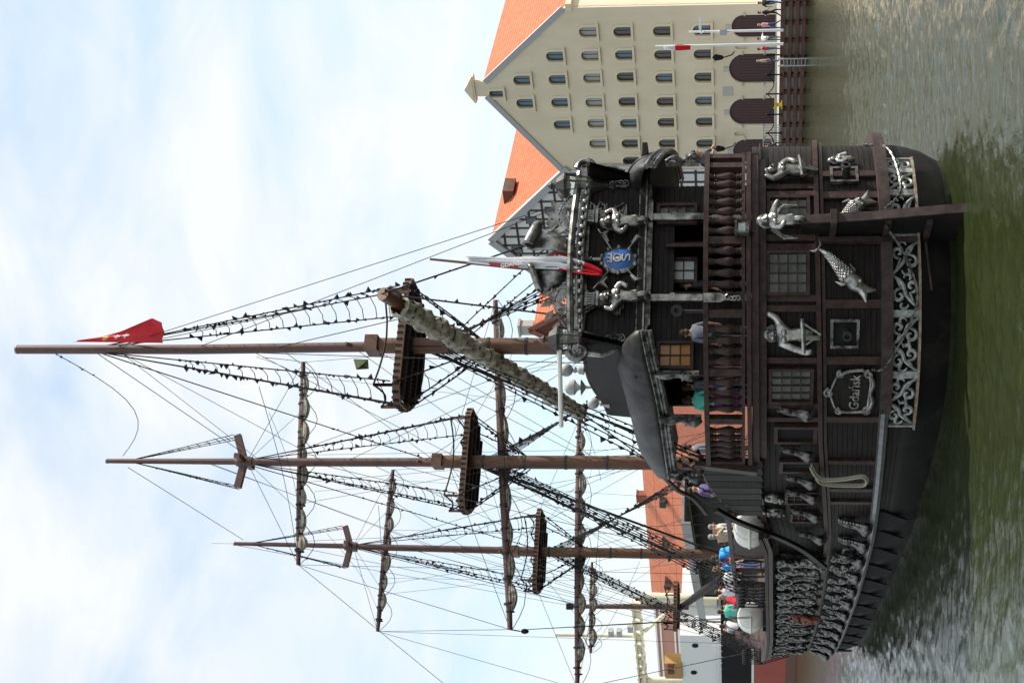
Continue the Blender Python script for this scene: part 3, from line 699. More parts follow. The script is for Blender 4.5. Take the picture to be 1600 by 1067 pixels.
# bowed taffrail cap with volutes, beading and trophies either side of the arms
b = MB(); arc = [Vector((1.22-.26*math.cos(t_/2.3*1.5), t_, pz1+.10+.10*math.cos(t_/2.3*1.5))) for t_ in [-2.3+.23*i for i in range(21)]]
b.tube(arc, .085, 8); b.tube([p+Vector((.05, 0, -.16)) for p in arc], .055, 8); b.tube([p+Vector((.03, 0, -.27)) for p in arc], .04, 8); b.build('taffrail_cap', 'silver', ship)
bead = None
for i, p in enumerate(arc[1:-1]):
    Y = Matrix.Translation(p+Vector((-.02, 0, -.22)))
    if bead is None: b = MB(); b.ell((0, 0, 0), (.05, .06, .06)); bead = b.build('bead', 'silver_bright', ship); bead.matrix_local = Y
    else: copyto(bead, ship, Y)
for sg in (1, -1):
    b = MB(); e = arc[-1 if sg > 0 else 0]; b.tube([(e.x-.05, e.y+q_[0], e.z-.16+q_[1]) for q_ in spiral(0, 0, .24, 1.57, 1.7, -sg, 26, .12)], [.075*(1-.5*i/26) for i in range(27)], 7); b.tube([e+Vector((0, 0, -.3)), e+Vector((0, .06*sg, -.7)), e+Vector((0, -.05*sg, -1.05))], [.10, .07, .03], 7); b.build('volute', 'silver', ship)
    b = MB(); Y = frame((1.24, 1.12*sg, (pz0+pz1)/2+.1), (0, -1, 0), (0, 0, 1), (-1, 0, 0)); rt_ = random.Random(3)
    for k in range(5): b.tube([(q_[0]+rt_.uniform(-.2, .2), q_[1]-.36+.19*k, .06) for q_ in spiral(0, 0, rt_.uniform(.1, .17), k*1.3, 1.3, 1, 14)], [.035*(1-.5*i/14) for i in range(15)], 6, 0, Y)
    b.ell((0, .1, .05), (.12, .2, .09), Y); b.tube([(-.3, -.3, .05), (.3, .45, .08)], .022, 6, 0, Y); b.tube([(.28, -.35, .05), (-.25, .42, .08)], .022, 6, 0, Y); b.tube([(0, -.1, .1), (.12*sg, -.3, .12), (.05*sg, -.5, .06)], [.07, .06, .02], 6, 0, Y); b.build('carved_trophy', 'dark_carving', ship)
# fluted capitals and caryatids
for py in (341, 470):
    X = CF(921, py, 1.2); b = MB()
    for k, (w_, hh, d_) in enumerate(((.36, .07, .3), (.30, .05, .24), (.33, .05, .27), (.27, .16, .22), (.31, .05, .25), (.35, .06, .28))): b.box((0, .24-.085*k, 0), (w_, hh, d_), X)
    for k in range(5): b.tube([(-.12+.06*k, .1, .12), (-.12+.06*k, -.1, .12)], .025, 5, 0, X)
    b.build('capital', 'silver', ship, False)
figure('caryatid', CF(1008, 465, 1.1), 1.04, [(-.17, .63, .06), (-.32, .70, .06), (-.22, .90, .02)], [(.17, .63, .06), (.3, .52, .14), (.16, .36, .2)], 'scroll', 'silver')
figure('caryatid', CF(1008, 348, 1.1), 1.04, [(-.17, .63, .06), (-.3, .5, .14), (-.16, .36, .2)], [(.17, .63, .06), (.32, .72, .04), (.22, .92, 0)], 'scroll', 'silver')
# coat of arms with crossed rods
X = CF(967, 407, 1.22); b = MB()
for x, y in ((-.75, .55), (.75, .5), (-.62, -.5), (.6, -.48)): b.tube([(x*.3, y*.3, .06), (x, y, .1)], .02, 6, 0, X)
b.ell((0, 0, .02), (.34, .42, .08), X, 0, 24, 6)
for k in range(10):
    a = k*.628; b.ell((math.cos(a)*.32, math.sin(a)*.4, .04), (.07, .07, .05), X, 0, 8, 5)
for sx in (-1, 1):
    b.tube([(sx*.45, .25, .06), (sx*.62, .36, .1), (sx*.75, .2, .1)], [.03, .09, .01], 6, 0, X); b.tube([(sx*.4, -.3, .06), (sx*.55, -.42, .1), (sx*.5, -.56, .1)], [.05, .08, .02], 6, 0, X)
b.lathe([(.06, .4), (.05, .6), (.09, .62), (.04, .7), (.12, .78), (.02, .8)], 10, X @ Matrix.Rotation(-math.pi/2, 4, 'X') @ Matrix.Translation((0, -.06, 0)))
arms = b.build('coat_of_arms', 'silver', ship, True, 50)
b = MB(); b.ell((0, 0, .08), (.255, .335, .06), X, 0, 24, 6); b.build('shield', 'blue_enamel', arms)
b = MB(); b.tube([(p[0], p[1], .15) for p in spiral(0, .02, .09, 0, 1, 1, 16, 1)], .025, 6, 0, X); b.box((0, .16, .14), (.26, .04, .03), X); b.box((-.09, .2, .14), (.04, .1, .03), X); b.box((.09, .2, .14), (.04, .1, .03), X); b.box((0, .22, .14), (.04, .12, .03), X)
b.tube([(p.x, p.y, .15) for p in crom([(.09, -.1, 0), (-.02, -.09, 0), (-.07, -.14, 0), (.05, -.19, 0), (.07, -.25, 0), (-.08, -.26, 0)], 5)], .024, 6, 0, X); b.ell((0, 0, .14), (.04, .1, .03), X); b.build('monogram', 'silver_bright', arms)
# scrollwork standing on the taffrail
X = CF(900, 407, 1.25)
for sx, hh in ((-1, .95), (1, 1.05)):
    b = MB(); nv, nu = 26, 10
    for i in range(nv+1):
        v_ = i/nv
        if v_ < .62: q = v_/.62; yy, zz = .02+hh*q, .02+.16*math.sin(q*3.0)
        else: q = (v_-.62)/.38*4.6; rr = .14*(1-.12*q); yy, zz = .02+hh+rr*math.sin(q)*.9, .18+.03-rr*math.cos(q)*.9+.0*q+.11
        for j in range(nu+1):
            u_ = j/nu; m_ = min(1, v_/.62); x0_ = .10+.16*m_; x1_ = .34+.50*m_**.7
            b.v.append(X @ Vector((sx*(x0_+(x1_-x0_)*u_), yy-.22*u_*m_, zz-.10*u_+.05*math.sin(u_*3))))
    for i in range(nv):
        for j in range(nu): k_ = i*(nu+1)+j; b.f.append([k_, k_+1, k_+nu+2, k_+nu+1]); b.m.append(0)
    o = b.build('ribbon_scroll', 'silver', ship, True, 80); md = o.modifiers.new('t', 'SOLIDIFY'); md.thickness = .05
b = MB(); b.ell((0, .42, 0), (.27, .33, .07), X, 0, 20, 6); cr_ = b.build('crest', 'silver', ship); b = MB(); b.ell((0, .42, .05), (.20, .26, .05), X, 0, 20, 6); b.build('crest_shield', 'red_enamel', cr_)
b = MB(); b.box((.04, .42, .10), (.03, .26, .02), X); b.box((.04, .48, .10), (.11, .03, .021), X); b.box((.04, .38, .10), (.11, .03, .021), X); b.build('cross', 'silver_bright', cr_, False)
def laurel(stem, X):
    b = MB(); P = crom(stem, 6); b.tube(P, [.05*(1-.7*i/len(P)) for i in range(len(P))], 6, 0, X)
    for i in range(3, len(P), 3):
        for sgn in (1, -1):
            p = P[i]; d = (P[min(i+1, len(P)-1)]-P[i-1]).normalized(); n_ = Vector((-d.y, d.x, 0))*sgn; q = (d*.7+n_*.75).normalized()
            a = p+q*.04; L_ = random.uniform(.32, .44); u = Vector((-q.y, q.x, 0))
            b.add([a, a+q*L_*.45+u*.085+Vector((0,0,.03)), a+q*L_+Vector((0,0,.06)), a+q*L_*.45-u*.085+Vector((0,0,.03)), a+q*L_*.5+Vector((0,0,-.02))], [(0,1,4), (1,2,4), (2,3,4), (3,0,4), (0,3,2,1)], X)
    return b.build('laurel_branch', 'silver', ship, False)
laurel([(-.45, .05, .05), (-.8, .38, .05), (-1.2, .42, .05), (-1.75, .12, .05)], X); laurel([(-.5, .6, .05), (-.75, .45, .05), (-1.05, .2, .05)], X)
laurel([(.5, .05, .05), (.85, .40, .05), (1.2, .45, .05), (1.7, .2, .05)], X); laurel([(.6, .7, .05), (.85, .5, .05), (1.15, .15, .05)], X)
# lanterns
mat('lantern_glass', (.8, .78, .68), .05); M['lantern_glass'].node_tree.nodes['Principled BSDF'].inputs['Transmission Weight'].default_value = .9
for px, py in ((917, 530), (926, 290)):
    p = hs(px, py, 1.25); X = Matrix.Translation(p) @ Matrix.Scale(1.08, 4); b = MB()
    b.lathe([(.05, -.35), (.16, -.06), (.19, 0), (.19, .04)], 8, X); b.lathe([(.30, .56), (.31, .60), (.28, .63), (.16, .78), (.06, .82), (.06, .88), (.09, .90), (.03, .97)], 8, X)
    for k in range(8): a = k*math.pi/4; b.tube([(.18*math.cos(a), .18*math.sin(a), .03), (.28*math.cos(a), .28*math.sin(a), .57)], .014, 4, 0, X)
    b.tube([(.1, 0, -.3), (.4, 0, -.5), (.55, 0, -.9)], .05, 6, 0, X)
    o = b.build('stern_lantern', 'lead_roof', ship, True, 30); b = MB(); b.lathe([(.165, .04), (.265, .56)], 8, X); b.build('lantern_glass', 'lantern_glass', o, False)
    b = MB(); b.tube([p+Vector((.1, 0, -.3)), p+Vector((.05, 0, -.6)), p+Vector((.0, 0, -.8))], .06)
    for k in range(4): b.tube([(p.x-.05, p.y+q[0], p.z-.5-.09*k+q[1]) for q in spiral(0, 0, .11, k, 1.2, 1, 12)], .022, 5)
    b.build('lantern_bracket', 'dark_carving', ship)
# ball finials, capstan-shaped buoy and white boom on the poop rail
for px, py, r in ((885, 578, .16), (927, 630, .15)):
    p = ht(px, py, 2.12); b = MB(); b.lathe([(.12, -.42), (.10, -.3), (.05, -.26), (.08, -.2), (.05, -.16)], 10, Matrix.Translation(p)); b.ell(p, (r,)*3, None, 0, 14, 9); b.build('ball_finial', 'lead_grey', ship)
p = ht(893, 605, 2.12); b = MB(); b.lathe([(.02, -.75), (.04, -.35), (.2, -.24), (.05, -.22), (.1, -.14), (.19, -.08), (.2, .04), (.15, .12), (.08, .16), (.02, .17)], 12, Matrix.Translation(p)); b.build('search_light', 'lead_grey', ship)
b = MB(); b.tube([ht(874, 549, 2.3), ht(877, 665, 2.3)], [.055, .06], 8); b.build('awning_boom', 'white_gel', ship)

# hoods over the quarter galleries
eav = [HP(*gz(px, py, .22), .22) for px, py in ((1002, 516), (1011, 560), (1022, 605), (1031, 650), (1038, 700), (1045, 746))]
top = [HP(*gz(px, py, -.7), -.7) for px, py in ((960, 528), (966, 560), (978, 605), (991, 655), (1005, 705), (1030, 738))]
eav, top = crom(eav, 4), crom(top, 4)
for sg in (1, -1):
    b = MB(); K = 8; n_ = len(eav)
    for e, t in zip(eav, top):
        yk = sg if sg > 0 else -.90
        for k in range(K+1):
            a = math.pi/2*k/K; sq = min(1, .25+.75*math.sqrt(eav.index(e)/5)) if eav.index(e) < 5 else 1; p = Vector((e.x+(t.x-e.x)*(1-math.cos(a)), e.y+(t.y-e.y)*(1-math.cos(a)), e.z+(t.z-e.z)*math.sin(a)*sq)); b.v.append(Vector((p.x, p.y*yk, p.z)))
    for i in range(n_-1):
        for k in range(K): b.f.append([i*(K+1)+k, (i+1)*(K+1)+k, (i+1)*(K+1)+k+1, i*(K+1)+k+1]); b.m.append(0)
    ho = b.build('gallery_hood', 'lead_roof', ship, True, 60); md = ho.modifiers.new('t', 'SOLIDIFY'); md.thickness = .06
    for i in (5, 7, 9, 11, 13, 15, 17, 19, n_-1):
        e, t = eav[i], top[i]; b = MB(); b.tube([Vector((e.x+(t.x-e.x)*(1-math.cos(a)), (e.y+(t.y-e.y)*(1-math.cos(a)))*yk, e.z+(t.z-e.z)*math.sin(a)+.02)) for a in [math.pi/2*k/K for k in range(K+1)]], .024, 6); b.build('hood_seam', 'lead_roof', ship)
    for ka in (3, 6):
        a = math.pi/2*ka/K; b = MB(); b.tube([Vector((e.x+(t.x-e.x)*(1-math.cos(a)), (e.y+(t.y-e.y)*(1-math.cos(a)))*yk, e.z+(t.z-e.z)*math.sin(a)+.02)) for e, t in list(zip(eav, top))[5:]], .028, 6); b.build('hood_rib', 'dark_carving', ship)
    b = MB()
    for dz, r in ((0, .07), (-.1, .05), (-.18, .06)): b.tube([Vector((p.x, p.y*yk, p.z+dz)) for p in eav], r, 6)
    b.build('hood_eave', 'dark_carving', ship)
    b = MB(); 
    for e, t in zip(eav, top): b.v += [Vector((e.x, e.y*yk, e.z-.1)), Vector((t.x+.3, t.y*.72*yk, e.z-.1))]
    for i in range(n_-1): b.f.append([2*i, 2*i+1, 2*i+3, 2*i+2]); b.m.append(0)
    b.build('hood_ceiling', 'dark_wood', ship, False)
# carved posts of the open gallery
for py, px0, px1 in ((586, 1022, 1092), (655, 1030, 1096), (742, 1043, 1098), (252, 1040, 1092)):
    g, z1 = gz(px0, py, .3); _, z0 = gz(px1, py, .3); X = HF(g, z0, .28); h_ = z1-z0; b = MB()
    b.box((0, h_/2, -.04), (.12, h_, .1), X)
    pp = crom([(0, h_, .03), (0, h_*.75, .12), (0, h_*.55, .04), (0, h_*.38, .08), (0, h_*.2, .16), (0, 0, .05)], 4); b.tube(pp, [lerp([(0, .03), (.3, .07), (.5, .045), (.7, .06), (.85, .09), (1, .05)], i/(len(pp)-1)) for i in range(len(pp))], 8, 0, X)
    for k in range(3): b.box((0, h_*(.12+.12*k), .1), (.14, .05, .14), X)
    b.build('gallery_post', 'dark_carving', ship, True, 40)
# swivel gun on the balcony rail
p = hs(1058, 486, -.1); X = frame(p, (0, -1, 0), (0, 0, 1), (-1, 0, 0)) @ Matrix.Rotation(-.35, 4, 'Y'); b = MB(); b.lathe([(.02, -.36), (.12, -.32), (.13, -.1), (.10, -.05), (.10, .05), (.125, .1), (.13, .2), (.055, .2), (.05, .1)], 14, X); b.tube([(0, -.1, -.2), (0, -.3, -.2), (0, -.62, -.25)], .04, 6, 0, X); b.build('swivel_gun', 'lead_roof', ship)
# quarterdeck bulwark on the port side between gallery and waist
ga, gb_ = gb1+.02, gl(1150, 803, .2); k = 9
for i in range(k):
    g0, g1 = ga+(gb_-ga)*i/k, ga+(gb_-ga)*(i+1)/k-.03; zt = 5.55-.9*(i/k)**2; b = MB(); A, B_ = HP(g0, 0, .18), HP(g1, 0, .18)
    b.add([A+Vector((0,0,4.2)), B_+Vector((0,0,4.15)), B_+Vector((0,0,zt)), A+Vector((0,0,zt+.02))], [(0,1,2,3)]); o = b.build('bulwark_panel', 'black_hull' if i % 3 else 'dark_wood', ship, False); md = o.modifiers.new('t', 'SOLIDIFY'); md.thickness = .07
b = MB(); b.tube([HP(ga+(gb_-ga)*i/12, 5.6-.9*(i/12)**2, .16) for i in range(13)], .07, 6); b.build('bulwark_cap', 'brown_wood', ship)
b = MB(); b.beam(HP(ga+.1, 5.75, .3), HP(ga+.25, 4.3, .4), .12, .3, (1, 0, 0)); b.build('ladder_stile', 'brown_wood', ship, False)
# davit-like black arch and lattice above the quarterdeck
b = MB(); P = [ht(px, py, 3.6) for px, py in ((1035, 742), (1058, 765), (1078, 775), (1092, 788), (1103, 802))]; P = crom(P, 4)
for a, c in zip(P, P[1:]): b.beam(a, c+(c-a)*.2, .09, .09)
b.build('skid_beam', 'black_hull', ship, False)
# waist: rail, posts, canopy
gr0, gr1 = gl(1140, 806, -.35), gl(1140, 946, -.35)
zr = lambda s: lerp(ZTOP, s)+1.02
band('waist_rail', gr0, gr1, zr, .12, -.45, -.25, 'brown_wood')
for i in range(7):
    g = gr0+(gr1-gr0)*i/6; b = MB(); s = plan(g)[0]; b.box((0, lerp(ZTOP, s)+.5, -.35), (.14, 1.0, .12), HF(g, 0)); b.build('rail_post', 'brown_wood', ship, False)
for i in (1, 4):
    g = gr0+(gr1-gr0)*(i)/6; g2 = gr0+(gr1-gr0)*(i+1)/6; b = MB(); b.beam(HP(g, lerp(ZTOP, 12)+.05, -.34), HP(g2, lerp(ZTOP, 12)+.95, -.34), .06, .9) if False else b.add([HP(g+.1, 4.0, -.34), HP(g2-.1, 4.0, -.34), HP(g2-.1, 4.9, -.34), HP(g+.1, 4.9, -.34)], [(0,1,2,3)]); o = b.build('bulwark_panel', 'brown_wood', ship, False); md = o.modifiers.new('t', 'SOLIDIFY'); md.thickness = .05
g = gl(1160, 933, -.2); b = MB(); X = HF(g, gz(1160, 933, -.2)[1], -.2); b.box((0, 0, 0), (.22, .2, .02), X); sg_ = b.build('safety_sign', 'sign_green', ship, False)
b = MB(); b.plate([(-.02, -.07), (.07, -.07), (.07, .0), (.0, .05), (-.07, 0), (-.07, -.02)], .01, X @ Matrix.Translation((0, .01, .012))); b.build('pictogram', 'white_paint', sg_, False)
c0, c1 = ht(1080, 808, -1.2), ht(1088, 975, -1.2); zc = (c0.z+c1.z)/2
b = MB(); b.box(((c0.x+c1.x)/2, -2.2, zc), (c1.x-c0.x, 2.4, .10)); b.box(((c0.x+c1.x)/2, -.98, zc-.12), (c1.x-c0.x, .06, .42)); b.build('canopy', 'lead_grey', ship, False)
b = MB(); b.box(((c0.x+c1.x)/2, -3.0, zc-1.4), (c1.x-c0.x, .1, 2.6)); b.build('canopy_screen', 'ship_black', ship, False)
for k in range(4):
    b = MB(); b.tube([(c0.x+(c1.x-c0.x)*(k+.1)/3.3, -1.1, 3.9), (c0.x+(c1.x-c0.x)*(k+.1)/3.3, -1.1, zc)], .05, 6); b.build('canopy_post', 'ship_black', ship)
for cx, mm in ((1150, 'cl_blue'), (1172, 'cl_orange')):
    p = ht(cx, 858, 2.6); b = MB(); b.box(p, (1.0, .4, .42)); b.build('deck_locker', mm, ship, False)

# ================================================================== masts, tops, yards
def dep(p): return (SM @ p - CAM).dot(FW)
def mast(name, pts, radii, timber_to, material2):
    b = MB(); P = [ht(px, py) for px, py in pts]
    base = P[0].copy(); base.z = 4.0; base.x += (base.z-P[0].z)*(P[0].x-P[1].x)/(P[0].z-P[1].z)
    b.tube([base, P[0], P[1]], [radii[0]*1.05, radii[0], radii[0]*.95], 16)
    o = b.build(name, 'mast_timber', ship)
    c = MB(); Q = P[2:]; c.tube(Q, radii[1:1+len(Q)], 14); c.build('topmast', 'mast_steel', o)
    c = MB(); q = P[1]; c.box(q+Vector((0, 0, -.15)), (.62, .42, .35)); c.tube([q+Vector((-.25, .1, -.1)), q+Vector((-.25, .1, .35)), q+Vector((-.4, .1, .5))], .06, 6); c.build('mast_cap', 'mast_timber', o, False)
    for f in (.15, .35, .55, .75):
        c = MB(); a = P[0].lerp(P[1], f); d = (P[1]-P[0]).normalized(); c.tube([a, a+d*.08], radii[0]*1.06, 16); c.build('mast_hoop', 'lead_roof', o)
    return o, P
mz, PZ = mast('mizzen_mast', [(870, 541), (575, 540), (640, 541), (300, 546), (28, 546)], [.225, .14, .135, .125], 0, 0)
mn, PM = mast('main_mast', [(1000, 723), (678, 721), (740, 722), (440, 722), (382, 721), (168, 720)], [.24, .165, .15, .12, .085], 0, 0)
fm, PF = mast('fore_mast', [(1040, 865), (800, 861), (850, 861), (600, 855), (548, 853), (367, 849)], [.23, .17, .145, .12, .085], 0, 0)
for o_, p in ((mz, PZ), (mn, PM), (fm, PF)):
    c = MB(); c.tube([p[-1]-Vector((0, 0, .0)), p[-1]+Vector((0, 0, .04))], .13 if o_ is mz else .095, 12); c.build('truck', 'zinc', o_)
c = MB(); c.tube([PF[-1], PF[-1]+Vector((0, 0, 1.1))], .012, 4); c.build('aerial', 'zinc', fm)
def crows_nest(par, px, py, wpx):
    """D-shaped top: straight edge aft, rounded front, slatted floor seen from below"""
    c0 = ht(px, py); r = wpx/2*dep(c0)/FPX; X = Matrix.Translation(c0)
    out = [(-.42*r, -.80*r), (-.25*r, -r)]+[(-.1*r+1.0*r*math.sin(math.pi*i/14), -r*math.cos(math.pi*i/14)) for i in range(1, 14)]+[(-.25*r, r), (-.42*r, .80*r)]; n = len(out)
    b = MB()
    for i in range(n):
        a, c = Vector((*out[i], 0)), Vector((*out[(i+1) % n], 0)); b.beam(c0+a, c0+c+(c-a).normalized()*.03, .10, .20)
    nest = b.build('crows_nest', 'mast_timber', par, False)
    b = MB(); y = -r*.95
    while y < r*.95:
        xs = [q for q in (lerp([(-1, .0), (-.8, .5), (-.5, .76), (0, .9), (.5, .76), (.8, .5), (1, 0)], y/r)*r,)]; x0 = -.40*r if abs(y) < .8*r else -.25*r
        b.box(((xs[0]+x0)/2, y, -.06), (xs[0]-x0, .085, .04), X); y += .125
    for x in (-.3, 0, .35, .65): hw = math.sqrt(max(.05, 1-max(0, x+.1)**2)); b.box((x*r, 0, -.13), (.12, 1.9*r*hw, .10), X)
    o = b.build('floor_slats', 'dark_wood', nest, False); o['kind'] = 'stuff'
    b = MB()
    for i in range(n):
        a, c = Vector((*out[i], 0)), Vector((*out[(i+1) % n], 0)); k = max(1, int((c-a).length/.17))
        for j in range(k): b.box(c0+a.lerp(c, (j+.5)/k)*1.03+Vector((0, 0, .03)), (.07, .07, .16))
    o = b.build('rim_teeth', 'dark_wood', nest, False); o['kind'] = 'stuff'
    hh = .62; tops = []; st_ = None
    for i in (0, 2, 5, 8, 11, 14, 16, n-1) if n > 16 else (0,):
        p = c0+Vector((*out[min(i, n-1)], 0))*.97; tops.append(p+Vector((0, 0, hh)))
        if st_ is None: b = MB(); b.box((0, 0, hh/2), (.07, .07, hh)); st_ = b.build('stanchion', 'mast_timber', nest, False); st_.location = p
        else: copyto(st_, nest, Matrix.Translation(p))
    b = MB(); nn = len(tops)
    for k in range(nn):
        a, c = tops[k], tops[(k+1) % nn]; b.tube([a.lerp(c, f/6)+Vector((0, 0, -.22*math.sin(math.pi*f/6))) for f in range(7)], .028, 5)
    b.build('rope_rail', 'rope', nest); return c0, r, nest
NZ = crows_nest(mz, 637, 541, 203); NM = crows_nest(mn, 733, 722, 160); NF = crows_nest(fm, 842, 862, 127)
for par, px, y0, y1, yc in ((mn, 382, 680, 762, 721), (fm, 548, 822, 886, 853)):
    s_ = ht(px, yc).x; a, c = hs(px, y0, s_), hs(px, y1, s_); m_ = ht(px, yc); b = MB()
    for q in (a, c): b.beam(m_, q+Vector((0, 0, .25)), .18, .24)
    b.beam(m_+Vector((-.8, 0, 0)), m_+Vector((.8, 0, 0)), .16, .2); b.lathe([(.16, -.3), (.2, -.1), (.2, .2), (.15, .3)], 12, Matrix.Translation(m_)); b.build('crosstree', 'mast_steel', par, False)
def furled(par, a, c, r, lobes, dn=Vector((0, 0, -1)), material='canvas', seed=0):
    rnd = random.Random(seed); b = MB(); L_ = (c-a).length; d = (c-a).normalized(); sd = d.cross(dn).normalized()
    f0 = .03
    for k in range(lobes):
        f1 = f0+(.94/lobes)*rnd.uniform(.85, 1.15); f1 = min(f1, .97); K = 12; n = 30; rr = r*rnd.uniform(.6, .95); ph = rnd.uniform(0, 6)
        o = len(b.v)
        for i in range(K+1):
            u = i/K; q = a+d*L_*(f0+(f1-f0)*u); e = (.34+.66*math.sin(math.pi*u)**.8); cen = q+dn*(rr*.15+rr*.55*e)
            for j in range(n):
                an = 2*math.pi*j/n; fold = 1+.14*math.sin(6*an+ph+1.5*u)+.10*math.sin(11*an-ph*2+2*u)+.08*math.sin(17*an+ph)
                b.v.append(cen+(dn*math.cos(an)*rr*e*1.0+sd*math.sin(an)*rr*.7*e)*fold)
        for i in range(K):
            for j in range(n): b.f.append([o+i*n+j, o+i*n+(j+1) % n, o+(i+1)*n+(j+1) % n, o+(i+1)*n+j]); b.m.append(0)
        f0 = f1
    o = b.build('furled_sail', material, par, True, 60); b = MB(); f = .03
    for k in range(lobes*2+1):
        q = a+d*L_*(.03+.94*k/(lobes*2)); b.tube([q+(sd*math.cos(t)+dn*math.sin(t))*(r*.75 if k % 2 == 0 else r*.55)+dn*(r*.2) for t in [i*math.pi/4 for i in range(9)]], .022, 4)
    b.build('gasket', 'rope', o)['kind'] = 'stuff'
    return o
YE = {}
def yard(key, par, s_, e0, e1, r, sail_r, lobes, material='canvas'):
    a, c = hs(*e0, s_), hs(*e1, s_); mid = (a+c)/2; b = MB(); n = 12
    b.tube([a.lerp(c, i/n) for i in range(n+1)], [r*(1-.45*abs(2*i/n-1)**2) for i in range(n+1)], 10)
    o = b.build('yard', 'mast_steel', par); YE[key] = (a, c)
    b = MB()
    for i in range(1, 14): q = a.lerp(c, i/14); d = (c-a).normalized(); b.tube([q-d*.03, q+d*.03], r*1.12, 10)
    o2 = b.build('yard_band', 'lead_roof', o); o2['kind'] = 'stuff'; d = (c-a).normalized()
    furled(o, a+d*.25, c-d*.25, sail_r, lobes, Vector((-.25, 0, -1)).normalized(), material, hash(key) % 97 if False else sum(map(ord, key)))
    # foot rope
    b = MB()
    for k in range(5):
        p, q = a.lerp(c, k/5), a.lerp(c, (k+1)/5); b.tube([p.lerp(q, f/6)+Vector((-.1, 0, -.1-.5*math.sin(math.pi*f/6))) for f in range(7)], .013, 4)
    b.build('foot_rope', 'rope', o); return o
yard('mt', mn, ht(470, 722).x+.32, (474, 566), (466, 882), .13, .21, 8, 'pale_canvas')
yard('mc', mn, ht(785, 722).x+.42, (774, 470), (797, 983), .16, .19, 9)
yard('ft', fm, ht(600, 855).x+.32, (614, 734), (590, 986), .14, .20, 7, 'pale_canvas')
yard('fc', fm, ht(905, 863).x+.42, (905, 655), (902, 1075), .17, .24, 10)
# lateen yard on the mizzen with its sail rolled round it
a, c = ht(598, 459, .35), ht(905, 640, .35); b = MB(); b.tube([a, a.lerp(c, .5), c], [.17, .18, .12], 10); ly = b.build('lateen_yard', 'mast_timber', mz)
b = MB(); n = 36; K = 260; rnd = random.Random(4); d = (c-a).normalized(); u = d.cross(Vector((0, 1, 0))).normalized(); v = d.cross(u); a2 = a+d*.45; L_ = (c-a2).length
for i in range(K+1):
    t = i/K; rr = .265*(.70+.30*abs(math.sin(math.pi*(16*t-.4)))**.5+.06*math.sin(t*71+1))*(.75 if i < 2 or i > K-3 else 1)*(1-.25*t); cen = a2+d*L_*t+Vector((0, .12, -.10))
    for j in range(n):
        an = 2*math.pi*j/n; fo = .90+.20*abs(math.sin(4*an+t*70))+.10*abs(math.sin(9*an+t*95))+.26*noise.noise(Vector((math.cos(an)*2, math.sin(an)*2, t*24)))
        b.v.append(cen+(u*math.cos(an)+v*math.sin(an))*rr*fo)
for i in range(K):
    for j in range(n): b.f.append([i*n+j, i*n+(j+1) % n, (i+1)*n+(j+1) % n, (i+1)*n+j]); b.m.append(0)
ls = b.build('furled_sail', 'pale_canvas', ly, True, 70)
b = MB()
for k in range(16):
    q = a2+d*L_*(k+.4)/16+Vector((0, .12, -.1)); b.tube([q+(u*math.cos(t)+v*math.sin(t))*.27*(1-.25*k/16)+d*.05*t for t in [i*math.pi/4 for i in range(9)]], .02, 4)
b.build('gasket', 'rope', ls)['kind'] = 'stuff'
# bowsprit with sprit topmast
s0, s1 = ht(1058, 947), ht(890, 947)
b = MB(); b.tube([(34.5, 0, 5.0), s0+Vector((.6, 0, -.1))], [.24, .16], 10); bs = b.build('bowsprit', 'dark_wood', ship)
b = MB(); b.tube([s0-Vector((0, 0, .6)), s0.lerp(s1, .5), s1], [.17, .14, .11], 10); st = b.build('sprit_topmast', 'mast_steel', ship); b = MB(); b.box(s1, (.3, .3, .35)); b.build('truck', 'void', st, False)
crows_nest(st, 1056, 947, 74); yard('sp', st, s0.x-.3, (925, 878), (923, 1020), .12, .22, 5)
# forestay-deck gallows and galleries at bow: beakhead rail
b = MB(); b.plate([(36, 2.4), (41, 3.8), (41, 4.1), (36, 3.6)], .5, frame((0, 0, 0), (1, 0, 0), (0, 0, 1), (0, -1, 0)), 0, -.25); b.build('beakhead', 'dark_wood', ship, False)

# ================================================================== rigging
rr_ = random.Random(11)
def fuzz(b, pts, step=.26, size=.075):
    for p, q in zip(pts, pts[1:]):
        L_ = (q-p).length; n = max(1, int(L_/step))
        for i in range(n):
            c = p.lerp(q, (i+rr_.random())/n); s = size*rr_.uniform(.6, 1.4); d = Vector((rr_.uniform(-1, 1), rr_.uniform(-1, 1), rr_.uniform(-.8, .8))).normalized(); e = (q-p).normalized()
            w_ = d.cross(e).normalized(); b.add([c-e*s*.9, c+e*s*.9, c+d*s*1.5, c+w_*s*.5, c-w_*s*.5], [(0, 3, 2), (3, 1, 2), (1, 4, 2), (4, 0, 2)])
def net(par, tops, bots, r=.022, rungs=12, fz=True, name='shroud_net', f0=.0, fs=.075, sag=.04):
    b = MB(); L_ = []
    for t, q in zip(tops, bots):
        pts = [t.lerp(q, i/6)+Vector((0, 0, -sag*math.sin(math.pi*i/6))) for i in range(7)]; b.tube(pts, r, 5); L_.append(pts)
        if fz: fuzz(b, [t.lerp(q, f0+(1-f0)*i/6) for i in range(7)], .21 if fs > .079 else .3, fs)
    for k in range(1, rungs):
        f = f0+(1-f0)*k/rungs
        for i in range(len(tops)-1):
            p, q = tops[i].lerp(bots[i], f), tops[i+1].lerp(bots[i+1], f); b.tube([p, (p+q)/2+Vector((0, 0, -.06)), q], .012, 4)
    return b.build(name, 'rope', par)
